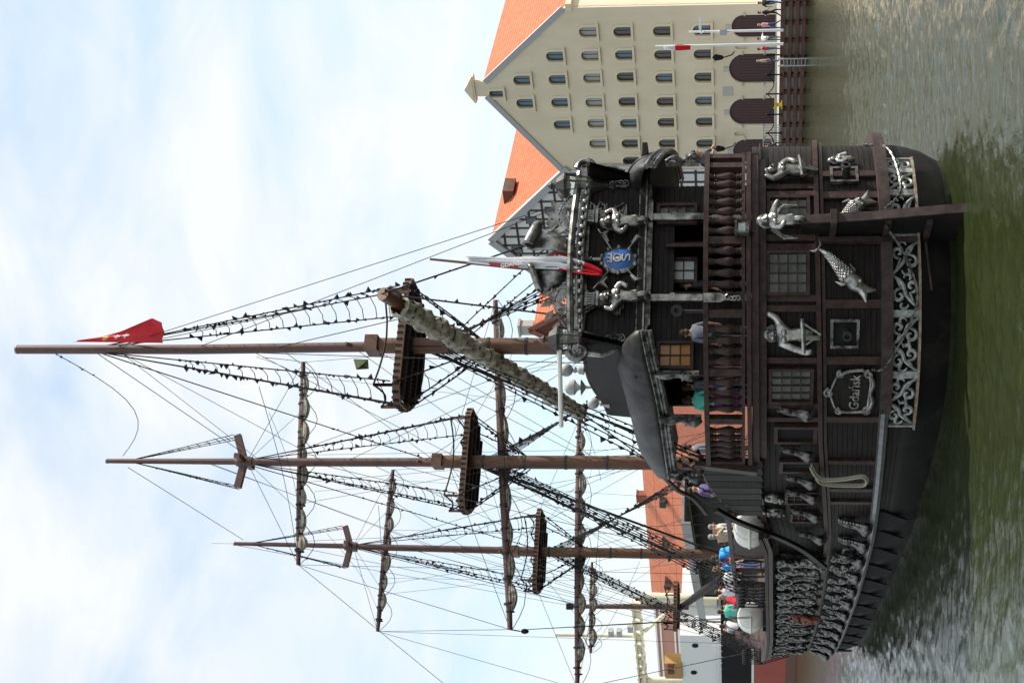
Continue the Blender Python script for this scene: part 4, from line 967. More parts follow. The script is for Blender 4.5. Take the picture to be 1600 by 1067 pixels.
def rope(pts, r=.016, par=None, fz=None, sag=0, name='stay'):
    b = MB(); P = []
    for p, q in zip(pts, pts[1:]):
        n = 10 if sag else 3
        P += [p.lerp(q, i/n)+Vector((0, 0, -sag*math.sin(math.pi*i/n))) for i in range(n)]
    P.append(pts[-1]); b.tube(P, r, 5)
    if fz: fuzz(b, P[int(len(P)*fz[0]):int(len(P)*fz[1])+1], .3, .06)
    return b.build(name, 'rope', par or ship)
for (cn, r, nest), P, par, px in ((NZ, PZ, mz, 155), (NM, PM, mn, 392), (NF, PF, fm, 558)):
    tp = ht(px, {155: 546, 392: 721, 558: 853}[px])
    for sg in (1, -1):
        bots = [cn+Vector((dx, sg*math.sqrt(max(.1, r*r*.92-dx*dx)), .1)) for dx in (-.95*r*.6, 0, .6*r*.95)]
        net(par, [tp+Vector((0, .08*sg, 0)) for _ in bots], bots, .018, 17, True, f0=.28, fs=.08)
        # futtock shrouds back to the lower mast
        lo = Vector((cn.x, .2*sg, cn.z-r*1.15)); net(par, [q+Vector((0, 0, -.15)) for q in bots], [lo+Vector((k*.12, 0, -.1*k)) for k in (-1, 0, 1)], .022, 3, True, fs=.08)
# topgallant shrouds over the crosstrees
for par, top, px, ys in ((mn, (198, 720), 378, (682, 761)), (fm, (388, 849), 545, (823, 886))):
    T_ = ht(*top); s_ = ht(px, 721 if par is mn else 853).x
    for y in ys:
        e = hs(px, y, s_); net(par, [T_, T_, T_], [e+Vector((-.25, 0, .2)), e+Vector((.05, 0, .2)), e+Vector((.3, 0, .2))], .014, 9, True, f0=.2, fs=.04)
# lower shrouds to the channels
for (cn, r, nest), par, ds, t_, zb, n, dz in ((NZ, mz, 1.2, 4.0, 4.9, 5, .8), (NM, mn, -1.0, 5.05, 3.95, 7, .7), (NF, fm, -.4, 4.75, 3.85, 7, .6)):
    for sg in (1, -1):
        tops = [Vector((cn.x, .2*sg, cn.z-dz-.12*k)) for k in range(n)]; bots = [Vector((cn.x+ds-.55*k*(1 if par is not mz else 1.6), sg*t_, zb)) for k in range(n)]
        net(par, tops, bots, .017, 12, True, fs=.078)
        if sg > 0 and par is not mz:
            for q in bots:
                b = MB()
                for z in (.12, .75): b.lathe([(.02, -.05), (.11, -.04), (.13, 0), (.11, .04), (.02, .05)], 10, Matrix.Translation(q+Vector((0, -.03, z))) @ Matrix.Rotation(math.pi/2, 4, 'X'))
                for dx in (-.05, 0, .05): b.tube([q+Vector((dx, 0, .1)), q+Vector((dx, -.02, .8))], .012, 4)
                b.tube([q, q+Vector((0, -.35, -1.1))], .022, 5); b.build('deadeye', 'rope', ship)
T0 = lambda px, py, t=0: ht(px, py, t)
# stays and braces between the masts
rope([T0(82, 550), T0(192, 712)], .012, sag=1.4, fz=(0, .2)); rope([T0(152, 552), T0(378, 706)], .012); rope([T0(158, 552), T0(660, 715)], .018, fz=(.6, 1)); rope([T0(200, 730), T0(380, 843)], .012, fz=(.55, .7)); rope([T0(395, 728), T0(835, 856)], .018, fz=(.4, 1))
rope([T0(560, 858), T0(900, 944)], .016); rope([T0(372, 852), T0(892, 946)], .010); rope([T0(860, 866), T0(1045, 950)], .03, fz=(0, 1)); rope([T0(745, 726), T0(1060, 868)], .05, fz=(0, 1)); rope([T0(750, 728), Vector((PF[0].x-.5, .3, 5.0))], .05, fz=(0, 1)); rope([T0(660, 545), Vector((PM[0].x-.5, .3, 5.2))], .045, fz=(0, 1))
for key, par, up in (('mt', mn, (386, 721)), ('mc', mn, (700, 722)), ('ft', fm, (552, 853)), ('fc', fm, (815, 861)), ('sp', st, (895, 947))):
    a, c = YE[key]; u = T0(*up)
    for e in (a, c): rope([u, e], .010, par, name='lift')
    for f in (.25, .75): rope([u, a.lerp(c, f)], .008, par, name='lift')
    q = Vector((a.x-9.5, 0, a.z-2.2)) if key != 'sp' else T0(1000, 866)
    for e in (a, c): rope([e, Vector((q.x, e.y*.12, q.z))], .010, par, name='brace', sag=.15)
for e in YE['mt']+YE['ft']: rope([e, Vector((e.x-2, e.y*1.15, 5.0))], .008, name='sheet')
a, c = YE['mc']; 
for e in (a, c):
    for k in (0, .22): rope([e+Vector((0, 0, -.4)), Vector((e.x+k, e.y*.9, 4.4))], .012, name='sheet')
b = MB(); b.ell(c+Vector((0, .05, -.5)), (.07, .09, .14)); b.tube([c, c+Vector((0, .05, -.35))], .02, 4); b.build('block', 'dark_wood', ship)
a, c = YE['fc']; 
for e in (a, c): rope([e, Vector((e.x-9, e.y*.95, 4.6))], .014, name='sheet')
rope([YE['mt'][1], Vector((30, 14, 6))], .010); rope([YE['ft'][1], YE['fc'][1]], .01); rope([YE['mt'][1], YE['mc'][1]], .01); rope([YE['ft'][1], YE['mc'][1]], .010)
# backstays and the lateen tackle
for px, t in ((170, -1), (230, 1), (300, -.5)): rope([T0(px, 546), Vector((2.2, 2.2*(1 if t > 0 else -1), 8.2))], .010)
for k in range(5): rope([T0(420+60*k, 721), Vector((PM[0].x-4.5-.6*k, (4.6 if k % 2 else -4.6), 4.6))], .010); rope([T0(580+50*k, 855), Vector((PF[0].x-4.5-.6*k, (4.4 if k % 2 else -4.4), 4.6))], .010)
l0, l1 = ht(598, 459, .35), ht(905, 640, .35)
for tz in ((1.9, 1.2), (1.9, -1.2)): rope([l0, Vector((tz[0], tz[1], 8.3))], .022, fz=(.2, .9))
rope([l0.lerp(l1, .4), T0(600, 541)], .02); rope([l0.lerp(l1, .15), T0(420, 546)], .012); rope([l0, T0(170, 546)], .010)
rope([l0.lerp(l1, .95), Vector((10.5, 3.8, 5.0))], .02, fz=(.2, 1))
for k in range(2): rope([T0(690+25*k, 541, .2), Vector((2.4+1.4*k, -2.3, 8.0))], .016, fz=(.2, 1))
# thick tarred sling bundle hanging by the fore shrouds, and barrels under the fore top
for px, py in ():
    p = hs(px, py, PF[1].x-.6); b = MB(); b.lathe([(.16, -.22), (.2, 0), (.16, .22)], 10, Matrix.Translation(p) @ Matrix.Rotation(.3, 4, 'X')); b.build('barrel_block', 'mast_timber', fm)
# running rigging: buntlines, clewlines and tackles, thin
r3 = random.Random(5)
for key, par in (('mt', mn), ('mc', mn), ('ft', fm), ('fc', fm)):
    a, c = YE[key]
    for k in range(5):
        p = a.lerp(c, r3.uniform(.06, .94)); q = Vector((p.x-r3.uniform(.5, 5), p.y*r3.uniform(.1, 1.1), r3.uniform(4.6, 7))); rope([p, q], .007, par, name='buntline')
    for k in range(2):
        p = a.lerp(c, (.1, .9)[k]); rope([p, Vector((p.x-r3.uniform(6, 9), p.y*.3, p.z+r3.uniform(-2, 1.5)))], .007, par, sag=.3, name='buntline')
for k in range(7):
    f = r3.uniform(.15, .85); p = PM[-1].lerp(PM[0], f); q = PF[-1].lerp(PF[0], min(1, f+r3.uniform(.05, .3))); rope([p, q], .009)
    p = PZ[-1].lerp(PZ[0], f); q = PM[-1].lerp(PM[0], min(1, f+r3.uniform(.1, .35))); rope([p, q], .009)
for k in range(4): rope([PF[-1].lerp(PF[0], .12+.18*k), s1.lerp(s0, .2+.2*k)], .010); rope([PF[-1].lerp(PF[0], .3+.1*k), Vector((PF[0].x-3-k, 4.5, 4.2))], .009)
# ================================================================== flags and life rafts on the ship (things of their own)
def world_obj(o): o.matrix_world = SM @ o.matrix_local if False else SM; return o
def cloth(name, fn, nu, nv, mats, mfn, label):
    b = MB()
    for i in range(nu+1):
        for j in range(nv+1): b.v.append(SM @ fn(i/nu, j/nv))
    for i in range(nu):
        for j in range(nv): b.f.append([i*(nv+1)+j, i*(nv+1)+j+1, (i+1)*(nv+1)+j+1, (i+1)*(nv+1)+j]); b.m.append(mfn((i+.5)/nu, (j+.5)/nv))
    o = b.build(name, mats, None, True, 80); md = o.modifiers.new('t', 'SOLIDIFY'); md.thickness = .008; md.offset = 0; return tag(o, label, 'flag')
fa, fb = ht(118, 539), ht(257, 541)
def redflag(f, u):
    w_ = lerp([(0, .02), (.5, .30), (.88, .62), (1, .50)], f); p = fa.lerp(fb, f)
    return p+Vector((-w_*u*.35-.12, -w_*u-.05, -.16*u*(1-f)+.02*math.sin(9*u)))+Vector((.07*math.sin(7*u+4*f)*u, 0, 0))
fl = cloth('masthead_flag', redflag, 70, 30, ['red_cloth', 'gold', 'white_cloth'], lambda f, u: 1 if (((f-.33)/.035)**2+((u-.5)/.28)**2 < 1) else (2 if any((abs(f-f_) < .010 and abs(u-.5) < .2) or (abs(f-f_) < .035 and abs(u-.5) < .055) for f_ in (.46, .56)) else 0), 'red flag with white crosses drooping from the tallest nearest masthead')
p0, p1 = hs(672, 405, 1.15), hs(912, 429, 1.15); d = (p1-p0)
b = MB(); b.tube([SM @ p0, SM @ p1], [.028, .045], 8); fs_ = b.build('flagstaff', 'mast_timber', None); tag(fs_, 'slim leaning wooden flagstaff rising from the stern taffrail', 'flagstaff')
def wflag(f, u):
    c = hs(730+208*f, lerp([(0, 407), (.3, 411), (.7, 414), (1, 430)], f), 1.05); hw = lerp([(0, .05), (.2, .09), (.45, .14), (.8, .165), (.93, .12), (1, .05)], f)
    return c+Vector((-.07*math.sin(u*13+f*2)-.04*math.sin(u*7-f*5)-.05, (.5-u)*-2*hw, -.12*abs(u-.5)*f))
cloth('ensign', wflag, 60, 40, ['white_cloth', 'red_cloth'], lambda f, u: 1 if (f > .84+.06*(.5-u) or (f > .68 and u > .9-.6*(f-.68)) or (.16 < f < .38 and u > .76)) else 0, 'white and red ensign hanging limp from the stern flagstaff')
q = hs(798, 414, .98); tx = text('GDAŃSK', .13, Matrix.Identity(4), 'white_cloth', None, .003); tx.name = 'flag_lettering'
tx.parent = bpy.data.objects['ensign']; tx.matrix_parent_inverse = Matrix.Identity(4); tx.matrix_local = SM @ frame(q+Vector((-.14, 0.05, -.05)), (0, -.15, -.98), (0, -.98, .15), (-1, 0, 0))
pf = ht(553, 553); b = MB(); b.v = [SM @ (pf+Vector(v)) for v in ((0, .15, 0), (.1, .3, -.05), (0, .16, -.42), (-.1, .5, -.15), (.05, .42, -.45))]; b.f = [[0, 1, 4], [0, 4, 2], [0, 3, 4], [0, 2, 3]]; b.m = [0]*4; tag(b.build('pennant', 'green_cloth', None, False), 'small dull green pennant folded against the mizzen topmast', 'pennant')
def raft(px, py, L_, H_, label, text_=False):
    g, z = gz(px, py, .15); c = HP(g, max(z, 4.30), .12); X = SM @ HF(g, c.z, .12); root = empty('life_raft', (X @ Vector((0, -H_/2, 0)))); root.rotation_euler = X.to_euler(); tag(root, label, 'life raft', 'life raft canisters along the port side')
    Y = Matrix.Translation((0, H_/2, 0)); b = MB()
    n = 24; K = 14
    for i in range(K+1):
        u = -1+2*i/K; e = (1-abs(u)**3.2)**(1/2.6) if abs(u) < 1 else .02; rib = 1+.02*(1 if i in (2, 3, 11, 12) else 0)
        for j in range(n): an = 2*math.pi*j/n; b.v.append(Y @ Vector((u*L_/2, math.sin(an)*H_/2*e*rib, math.cos(an)*H_/2*e*rib)))
    for i in range(K):
        for j in range(n): b.f.append([i*n+j, i*n+(j+1) % n, (i+1)*n+(j+1) % n, (i+1)*n+j]); b.m.append(0)
    b.f += [list(range(n-1, -1, -1)), list(range(K*n, K*n+n))]; b.m += [0, 0]
    b.build('canister', 'white_gel', root)
    b = MB(); b.tube([Y @ Vector((u*L_/2*1.01, 0, (1-abs(u)**3.2)**(1/2.6)*H_/2*1.02)) for u in [-.99+1.98*i/20 for i in range(21)]], .035, 6); b.build('seam_flange', 'white_gel', root)
    for x in (-.28, .3):
        b = MB(); e = (1-abs(x*2)**3.2)**(1/2.6); b.tube([Y @ Vector((x*L_, math.sin(a)*H_/2*1.01*e, math.cos(a)*H_/2*1.01*e)) for a in [i*math.pi/10 for i in range(21)]], .014, 5); b.build('strap', 'lead_grey', root)
    b = MB()
    for x in (-.3, .3): b.box((x*L_, -.03, 0), (.08, .16, H_*.8))
    b.build('cradle', 'brown_wood', root, False); return root
raft(1173, 966, 1.7, .92, 'large white oval life raft canister near the bow end of the ledge'); raft(1171, 829, 1.2, .84, 'white ribbed life raft canister under the leaning man in bright blue')

# ================================================================== people
def body(pose):
    J = dict(pelvis=(0, 0, .96), belly=(0, 0, 1.10), chest=(0, 0, 1.32), neck=(0, .01, 1.49), head=(0, -.01, 1.60), crown=(0, -.01, 1.70),
             sl=(-.18, 0, 1.41), el=(-.25, .03, 1.13), wl=(-.26, -.06, .90), hl=(-.26, -.09, .81), sr=(.18, 0, 1.41), er=(.25, .03, 1.13), wr=(.26, -.06, .90), hr=(.26, -.09, .81),
             pl=(-.10, 0, .92), kl=(-.11, -.02, .50), al=(-.11, .03, .09), tl=(-.12, -.13, .04), pr=(.10, 0, .92), kr=(.11, -.02, .50), ar=(.11, .03, .09), tr=(.12, -.13, .04))
    if pose == 'walk': J.update(kl=(-.10, -.18, .52), al=(-.10, -.16, .09), tl=(-.10, -.32, .06), kr=(.10, .06, .50), ar=(.10, .30, .13), tr=(.10, .18, .04), el=(-.24, .14, 1.14), wl=(-.25, .12, .92), hl=(-.25, .12, .83), er=(.24, -.10, 1.14), wr=(.24, -.26, .98), hr=(.24, -.32, .91))
    if pose == 'photo': J.update(el=(-.24, -.16, 1.24), wl=(-.10, -.30, 1.48), hl=(-.05, -.32, 1.56), er=(.24, -.16, 1.24), wr=(.10, -.30, 1.48), hr=(.05, -.32, 1.56))
    if pose == 'lean': J.update(belly=(0, -.08, 1.06), chest=(0, -.26, 1.20), neck=(0, -.38, 1.33), head=(0, -.44, 1.42), crown=(0, -.46, 1.52), sl=(-.18, -.28, 1.28), sr=(.18, -.28, 1.28), el=(-.27, -.40, 1.04), er=(.27, -.40, 1.04), wl=(-.12, -.58, 1.02), wr=(.14, -.58, 1.02), hl=(-.03, -.60, 1.02), hr=(.05, -.60, 1.02), pl=(-.1, .06, .92), pr=(.1, .06, .92))
    if pose == 'point': J.update(er=(.38, -.08, 1.36), wr=(.60, -.12, 1.40), hr=(.70, -.13, 1.41), el=(-.26, -.10, 1.16), wl=(-.12, -.26, 1.10), hl=(-.05, -.3, 1.1))
    if pose == 'sit': 
        J = {k: (v[0], v[1], v[2]-.44) for k, v in J.items()}; J.update(kl=(-.12, -.44, .50), al=(-.12, -.42, .09), tl=(-.12, -.58, .04), kr=(.12, -.44, .50), ar=(.12, -.42, .09), tr=(.12, -.58, .04), wl=(-.16, -.25, .62), hl=(-.13, -.33, .6), wr=(.16, -.25, .62), hr=(.13, -.33, .6))
    nm = list(J); ix = {k: i for i, k in enumerate(nm)}
    rad = dict(pelvis=.145, belly=.135, chest=.155, neck=.058, head=.088, crown=.078, sl=.075, el=.047, wl=.033, hl=.036, sr=.075, er=.047, wr=.033, hr=.036, pl=.092, kl=.060, al=.040, tl=.036, pr=.092, kr=.060, ar=.040, tr=.036)
    E = [('pelvis', 'belly', 0), ('belly', 'chest', 0), ('chest', 'neck', 0), ('neck', 'head', 2), ('head', 'crown', 2), ('chest', 'sl', 0), ('sl', 'el', 0), ('el', 'wl', 2), ('wl', 'hl', 2), ('chest', 'sr', 0), ('sr', 'er', 0), ('er', 'wr', 2), ('wr', 'hr', 2),
         ('pelvis', 'pl', 1), ('pl', 'kl', 1), ('kl', 'al', 1), ('al', 'tl', 3), ('pelvis', 'pr', 1), ('pr', 'kr', 1), ('kr', 'ar', 1), ('ar', 'tr', 3)]
    me = skinmesh([J[k] for k in nm], [(ix[a], ix[c]) for a, c, _ in E], [rad[k] for k in nm], 1, [m_ for *_, m_ in E], ['cl_white', 'cl_jeans', 'skin', 'shoe'])
    hx = MB(); h = Vector(J['crown']); n_ = Vector(J['head'])
    hx.ell(h+Vector((0, .022, .0)), (.088, .098, .085), None, 0, 12, 7); hx.ell(n_+Vector((0, .05, .01)), (.08, .06, .10), None, 0, 10, 6)
    fx = MB(); fx.ell(n_+Vector((0, -.095, .01)), (.014, .022, .02)); 
    for s_ in (-1, 1): fx.ell(n_+Vector((s_*.09, 0, .01)), (.014, .02, .03))
    for w_, hnd in (('wl', 'hl'), ('wr', 'hr')):
        a, c = Vector(J[w_]), Vector(J[hnd]); dd = (c-a).normalized(); sd_ = dd.cross(Vector((0, 1, .2))).normalized()
        for k, L_ in enumerate((.07, .085, .09, .08)):
            o_ = c+sd_*(k-1.5)*.018; fx.tube([o_, o_+dd*L_*.6, o_+dd*L_*.9+Vector((0, -.02, 0))], [.010, .009, .006], 5)
        fx.tube([c-dd*.03, c+sd_*.045, c+sd_*.05+dd*.04], [.012, .011, .008], 5)
    return me, hx, fx
PB = {}
def person(loc, face, pose, shirt, trousers, hair, label, grp, h=1.0, name='person'):
    if pose not in PB:
        me, hx, fx = body(pose); ho = hx.build('hair', 'hair_brown'); fo = fx.build('face_and_fingers', 'skin'); PB[pose] = (me, ho.data, fo.data); bpy.data.objects.remove(ho); bpy.data.objects.remove(fo)
    me, hm, fm_ = PB[pose]; o = link(name, me); o.location = loc; o.rotation_euler = (0, 0, face); o.scale = (h, h, h); tag(o, label, 'person', grp)
    for i, q in enumerate((shirt, trousers)): o.material_slots[i].link = 'OBJECT'; o.material_slots[i].material = M[q]
    hr = link('hair', hm, o); hr.material_slots[0].link = 'OBJECT'; hr.material_slots[0].material = M[hair]; link('face_and_fingers', fm_, o)['kind'] = 'stuff'; return o
def aboard(px, py, t, zdeck, head=True):      # where a head seen at this pixel stands on a deck, given its distance off the centreline
    p = ht(px, py, t); return SM @ Vector((p.x, p.y, zdeck))
SD = math.pi/2+TH       # facing helper: local +x of the ship
G1 = 'visitors on the galleon'
dz_ = 4.15
for px, py, t, zd, f, pose, sh, tr, hr, lab, h in (
    (1130, 858, 4.05, 4.0, 2.0, 'lean', 'cl_blue', 'cl_olive', 'hair_brown', 'man in bright blue T-shirt leaning on the waist rail', 1.0),
    (1115, 838, 3.2, 4.0, .6, 'photo', 'cl_tan', 'cl_grey', 'hair_grey', 'person in tan top behind the man in blue', .98),
    (1105, 822, 2.6, 4.0, -.4, 'stand', 'cl_pale', 'cl_olive', 'hair_grey', 'grey-haired person in pale top under the rigging beside the bulwark', 1.0),
    (1085, 765, 3.4, 4.35, -.8, 'stand', 'cl_purple', 'cl_grey', 'hair_brown', 'man in dark purple T-shirt on the quarterdeck', 1.0),
    (1075, 728, 2.6, 4.35, .5, 'stand', 'cl_pale', 'cl_jeans', 'hair_brown', 'person in pale green shirt under the hood of the gallery', .98),
    (1062, 700, 2.0, 4.35, 2.6, 'stand', 'cl_grey', 'cl_black', 'hair_brown', 'broad back in slate grey shirt under the gallery hood', 1.12),
    (1085, 625, 2.9, 4.35, .9, 'stand', 'cl_mint', 'cl_magenta', 'hair_brown', 'woman in mint top and magenta trousers behind the balusters', .95),
    (1074, 604, 2.6, 4.35, .3, 'stand', 'cl_grey', 'cl_jeans', 'hair_brown', 'dark-haired person in grey behind the woman in mint', .95),
    (1062, 262, -3.2, 4.35, -1.2, 'lean', 'cl_grey', 'cl_jeans', 'hair_brown', 'person in blue jeans at the starboard end of the balcony', .98),
    (1112, 904, 3.3, 3.85, 1.2, 'stand', 'cl_white', 'cl_black', 'hair_brown', 'person in white T-shirt amid the shrouds', 1.0),
    (1102, 918, 2.4, 3.85, 2.0, 'photo', 'cl_black', 'cl_black', 'hair_brown', 'person in black beside the one in white', 1.0),
    (1108, 932, 3.5, 3.85, .4, 'photo', 'cl_red', 'cl_jeans', 'hair_blond', 'person in red top with raised arms near the raft', .98),
    (1110, 948, 3.0, 3.85, -.6, 'stand', 'cl_olive', 'cl_jeans', 'hair_brown', 'person in olive top left of the one in red', .98),
    (1122, 962, 3.6, 3.85, .2, 'lean', 'cl_magenta', 'cl_jeans', 'hair_blond', 'person in magenta leaning above the white raft', .95),
    (1120, 926, 1.6, 3.85, 1.9, 'stand', 'cl_grey', 'cl_black', 'hair_brown', 'person in slate grey farther in behind the one in red', 1.0),
    (1112, 940, 1.4, 3.85, 2.3, 'photo', 'cl_orange', 'cl_jeans', 'hair_brown', 'person in orange top farther in behind the rigging', .97),
    (1118, 972, 2.2, 3.85, .3, 'stand', 'cl_pale', 'cl_jeans', 'hair_grey', 'grey-haired person in pale top above the raft', .98),
    (1104, 955, 1.0, 3.85, .9, 'photo', 'cl_tan', 'cl_black', 'hair_brown', 'person in tan top lifting a camera near the bow', 1.0),
    (1110, 893, 1.9, 3.85, 2.9, 'stand', 'cl_jeans', 'cl_black', 'hair_brown', 'person in denim blue behind the one in the white T-shirt', 1.0),
    (1108, 912, .6, 3.85, 1.2, 'stand', 'cl_red', 'cl_jeans', 'hair_brown', 'person in red near the centreline behind the main shrouds', .96),
    (1112, 968, .4, 3.85, 2.0, 'stand', 'cl_blue', 'cl_black', 'hair_brown', 'person in blue top near the bow behind the rigging', .97),
    (1106, 830, 1.9, 4.0, 2.2, 'stand', 'cl_white', 'cl_jeans', 'hair_blond', 'blond person in white by the ladder under the canopy edge', .97),
    (1118, 872, 3.7, 3.9, -0.8, 'stand', 'cl_red', 'cl_black', 'hair_brown', 'person in red leaning by the foot of the main shrouds', 1.0),
    (1120, 888, 3.6, 3.9, -0.30000000000000004, 'stand', 'cl_blue', 'cl_jeans', 'hair_blond', 'blond person in blue between the shrouds', 1.0),
    (1114, 924, 3.7, 3.9, 0.19999999999999996, 'stand', 'cl_white', 'cl_jeans', 'hair_brown', 'person in white just right of the one in red with raised arms', 1.0),
    (1120, 941, 3.8, 3.9, 0.7, 'lean', 'cl_red', 'cl_black', 'hair_grey', 'grey-haired person in red leaning over the rail above the raft', 1.0),
    (1112, 955, 3.6, 3.9, 1.2, 'stand', 'cl_mint', 'cl_jeans', 'hair_brown', 'person in mint green near the bow end of the rail', 1.0),
    (1116, 978, 3.4, 3.9, 1.7, 'photo', 'cl_white', 'cl_black', 'hair_brown', 'person in white lifting a camera at the bow end', 1.0),
    (1078, 445, .4, 4.4, 2.6, 'stand', 'cl_black', 'cl_grey', 'hair_brown', 'dark-clad person in the cabin doorway behind the balusters', .95),
    (1082, 520, 1.9, 4.4, 1.6, 'stand', 'cl_grey', 'cl_black', 'hair_brown', 'person in slate grey at the cabin wall beside the amber window', .92),
    (1116, 880, 1.5, 3.9, 2.4, 'stand', 'cl_white', 'cl_jeans', 'hair_brown', 'person in white by the foot of the fore mast', .98),
    (1118, 848, 1.2, 3.9, 1.4, 'stand', 'cl_black', 'cl_jeans', 'hair_brown', 'person in black under the grey canopy', .98)):
    person(aboard(px, py, t, zd), SD+f, pose, sh, tr, hr, lab, G1, h)

# ================================================================== far bank: quay wall
b = MB(); A, B_ = quay_pt(-60, .3), quay_pt(140, .3); b.quad(A, B_, B_+Vector((0, 0, QZ)), A+Vector((0, 0, QZ))); qw = b.build('quay_wall', 'stone', None, False); qw['kind'] = 'structure'; qw['label'] = 'stone quay wall behind brown timber fendering'
bm_ = None
for k in range(-8, 12):
    for j, z in enumerate((.28, .78, 1.28, 1.84)):
        X = frame(quay_pt(k*5, -.02, z), QD, -QN, (0, 0, 1))
        if j == 0 and bm_ is None: b = MB(); b.box((2.5, 0, 0), (4.96, .26, .27)); bm_ = b.build('timber', 'quay_wood', qw, False); bm_.matrix_local = X
        else:
            c = copyto(bm_, qw, X @ Matrix.Diagonal((1, 1.3 if j == 3 else 1, 1.2 if j == 3 else 1, 1)))
pm_ = None
for k in range(-26, 40):
    X = frame(quay_pt(k*1.5+.4, .16, .95), QD, -QN, (0, 0, 1))
    if pm_ is None: b = MB(); b.box((0, 0, 0), (.3, .24, 2.0)); pm_ = b.build('pile', 'quay_wood', qw, False); pm_.matrix_local = X
    else: copyto(pm_, qw, X)
p = hit_plane(1245, 95, quay_pt(0, -.2), QN); b = MB(); Y = frame(Vector((p.x, p.y, 0)), QD, (0, 0, 1), QN)
for x in (-.3, .3): b.box((x, 1.0, .22), (.09, 2.3, .09), Y)
for k in range(8): b.box((0, .1+.27*k, .22), (.6, .05, .06), Y)
tag(b.build('quay_ladder', 'lead_grey', None, False), 'pale metal ladder fixed to the timber quay wall', 'ladder')
def bank(px, py): return hit_z(px, py, QZ)
G2 = 'people walking on the far quay'
for px, py, f, pose, sh, tr, hr, lab in ((1225, 4, .3, 'walk', 'cl_black', 'cl_jeans', 'hair_brown', 'person in dark top and jeans at the right edge of the quay'), (1224, 19, 1.2, 'walk', 'cl_black', 'cl_black', 'hair_brown', 'person all in black on the quay'),
    (1223, 39, -1.2, 'walk', 'cl_pink', 'cl_jeans', 'hair_blond', 'person in pink top and jeans walking on the quay'), (1222, 60, .5, 'point', 'cl_white', 'cl_grey', 'hair_brown', 'person in white T-shirt and dark shorts on the quay'),
    (1222, 76, 1.4, 'photo', 'cl_red', 'cl_jeans', 'hair_brown', 'person in crimson top and jeans beside the flagpole'), (1218, 95, 1.6, 'stand', 'cl_tan', 'cl_grey', 'hair_blond', 'person in beige top before the arched brown door'), (1222, 229, .2, 'sit', 'cl_black', 'cl_black', 'hair_brown', 'dark figure seated near the quay railing')):
    person(bank(px, py), f, pose, sh, tr, hr, lab, G2)
# mooring posts with chain, poles, railing, yellow box
ch = []
for i, py in enumerate((86, 117, 147, 179, 208, 236)):
    p = bank(1222.5, py); b = MB(); b.lathe([(.12, 0), (.12, .1), (.055, .14), (.05, 1.05), (.09, 1.1), (.05, 1.18)], 10, Matrix.Translation(p)); o = b.build('chain_post', 'ship_black', None)
    tag(o, 'black chain post on the quay, number %s from the right edge' % ('one two three four five six'.split()[i]) if False else ['black chain post nearest the flagpole', 'black chain post left of the first arched door', 'black chain post between the two middle doors', 'black chain post beside the yellow box', 'black chain post in front of the grey railing', 'black chain post beside the seated figure'][i], 'post', 'chain posts on the quay'); ch.append(p)
    if i:
        b = MB(); a = ch[-2]; b.tube([a.lerp(p, f/8)+Vector((0, 0, 1.05-.45*math.sin(math.pi*f/8))) for f in range(9)], .035, 5); b.build('chain', 'ship_black', o)
p = bank(1222, 164); b = MB(); b.box((0, 0, .5), (.5, .4, .22), Matrix.Translation(p)); b.box((0, 0, .2), (.22, .22, .4), Matrix.Translation(p)); b.box((0, 0, .03), (.55, .45, .06), Matrix.Translation(p)); tag(b.build('power_bollard', 'yellow', None, False), 'yellow mooring bollard on the quay edge', 'bollard')
a, c = bank(1221, 196), bank(1220.5, 232); b = MB()
for k in range(10): q = a.lerp(c, k/9); b.tube([q, q+Vector((0, 0, 1.3))], .025, 5)
for z in (.15, .7, 1.3): b.tube([a+Vector((0, 0, z)), c+Vector((0, 0, z))], .035, 5)
tag(b.build('railing', 'zinc', None), 'light grey bar railing at the quay edge', 'railing')
for py, px, lab, nm in ((47.5, 1076, 'white lamp mast with camera arm on the quay', 'camera_pole'), (69, 1024, 'white flagpole with limp red and white flag on the quay', 'flagpole')):
    p = bank(1224, py); t_ = hit_plane(px, py, p, Vector((0, 1, 0))); root = empty(nm, p); tag(root, lab, 'pole'); h_ = t_.z-p.z
    b = MB(); b.tube([(0, 0, 0), (0, 0, h_)], [.1, .07], 10); b.build('pole', 'white_paint', root)
    if nm == 'camera_pole':
        b = MB(); b.tube([(0, 0, h_-1.1), (-.2, -.3, h_-.9), (.9, -.3, h_-.75)], .05, 6); b.box((.5, -.3, h_-.8), (.8, .2, .18)); b.build('arm', 'white_paint', root); b = MB(); b.box((-.12, -.1, h_-2.4), (.35, .3, .5)); b.build('box', 'lead_grey', root, False)
    else:
        b = MB(); nu, nv = 12, 8
        for i in range(nu+1):
            for j in range(nv+1): u, f = j/nv, i/nu; wd = lerp([(0, .15), (.6, .38), (1, .25)], f); b.v.append(Vector((-.12-.1*math.sin(u*9), -.1+.12*math.sin(u*11), h_-.6-1.6*f*1.15))+Vector((-wd*(u-.5), 0, 0)))
        for i in range(nu):
            for j in range(nv): b.f.append([i*(nv+1)+j, i*(nv+1)+j+1, (i+1)*(nv+1)+j+1, (i+1)*(nv+1)+j]); b.m.append(1 if i > 4 else 0)
        b.build('flag', ['white_cloth', 'red_cloth'], root)

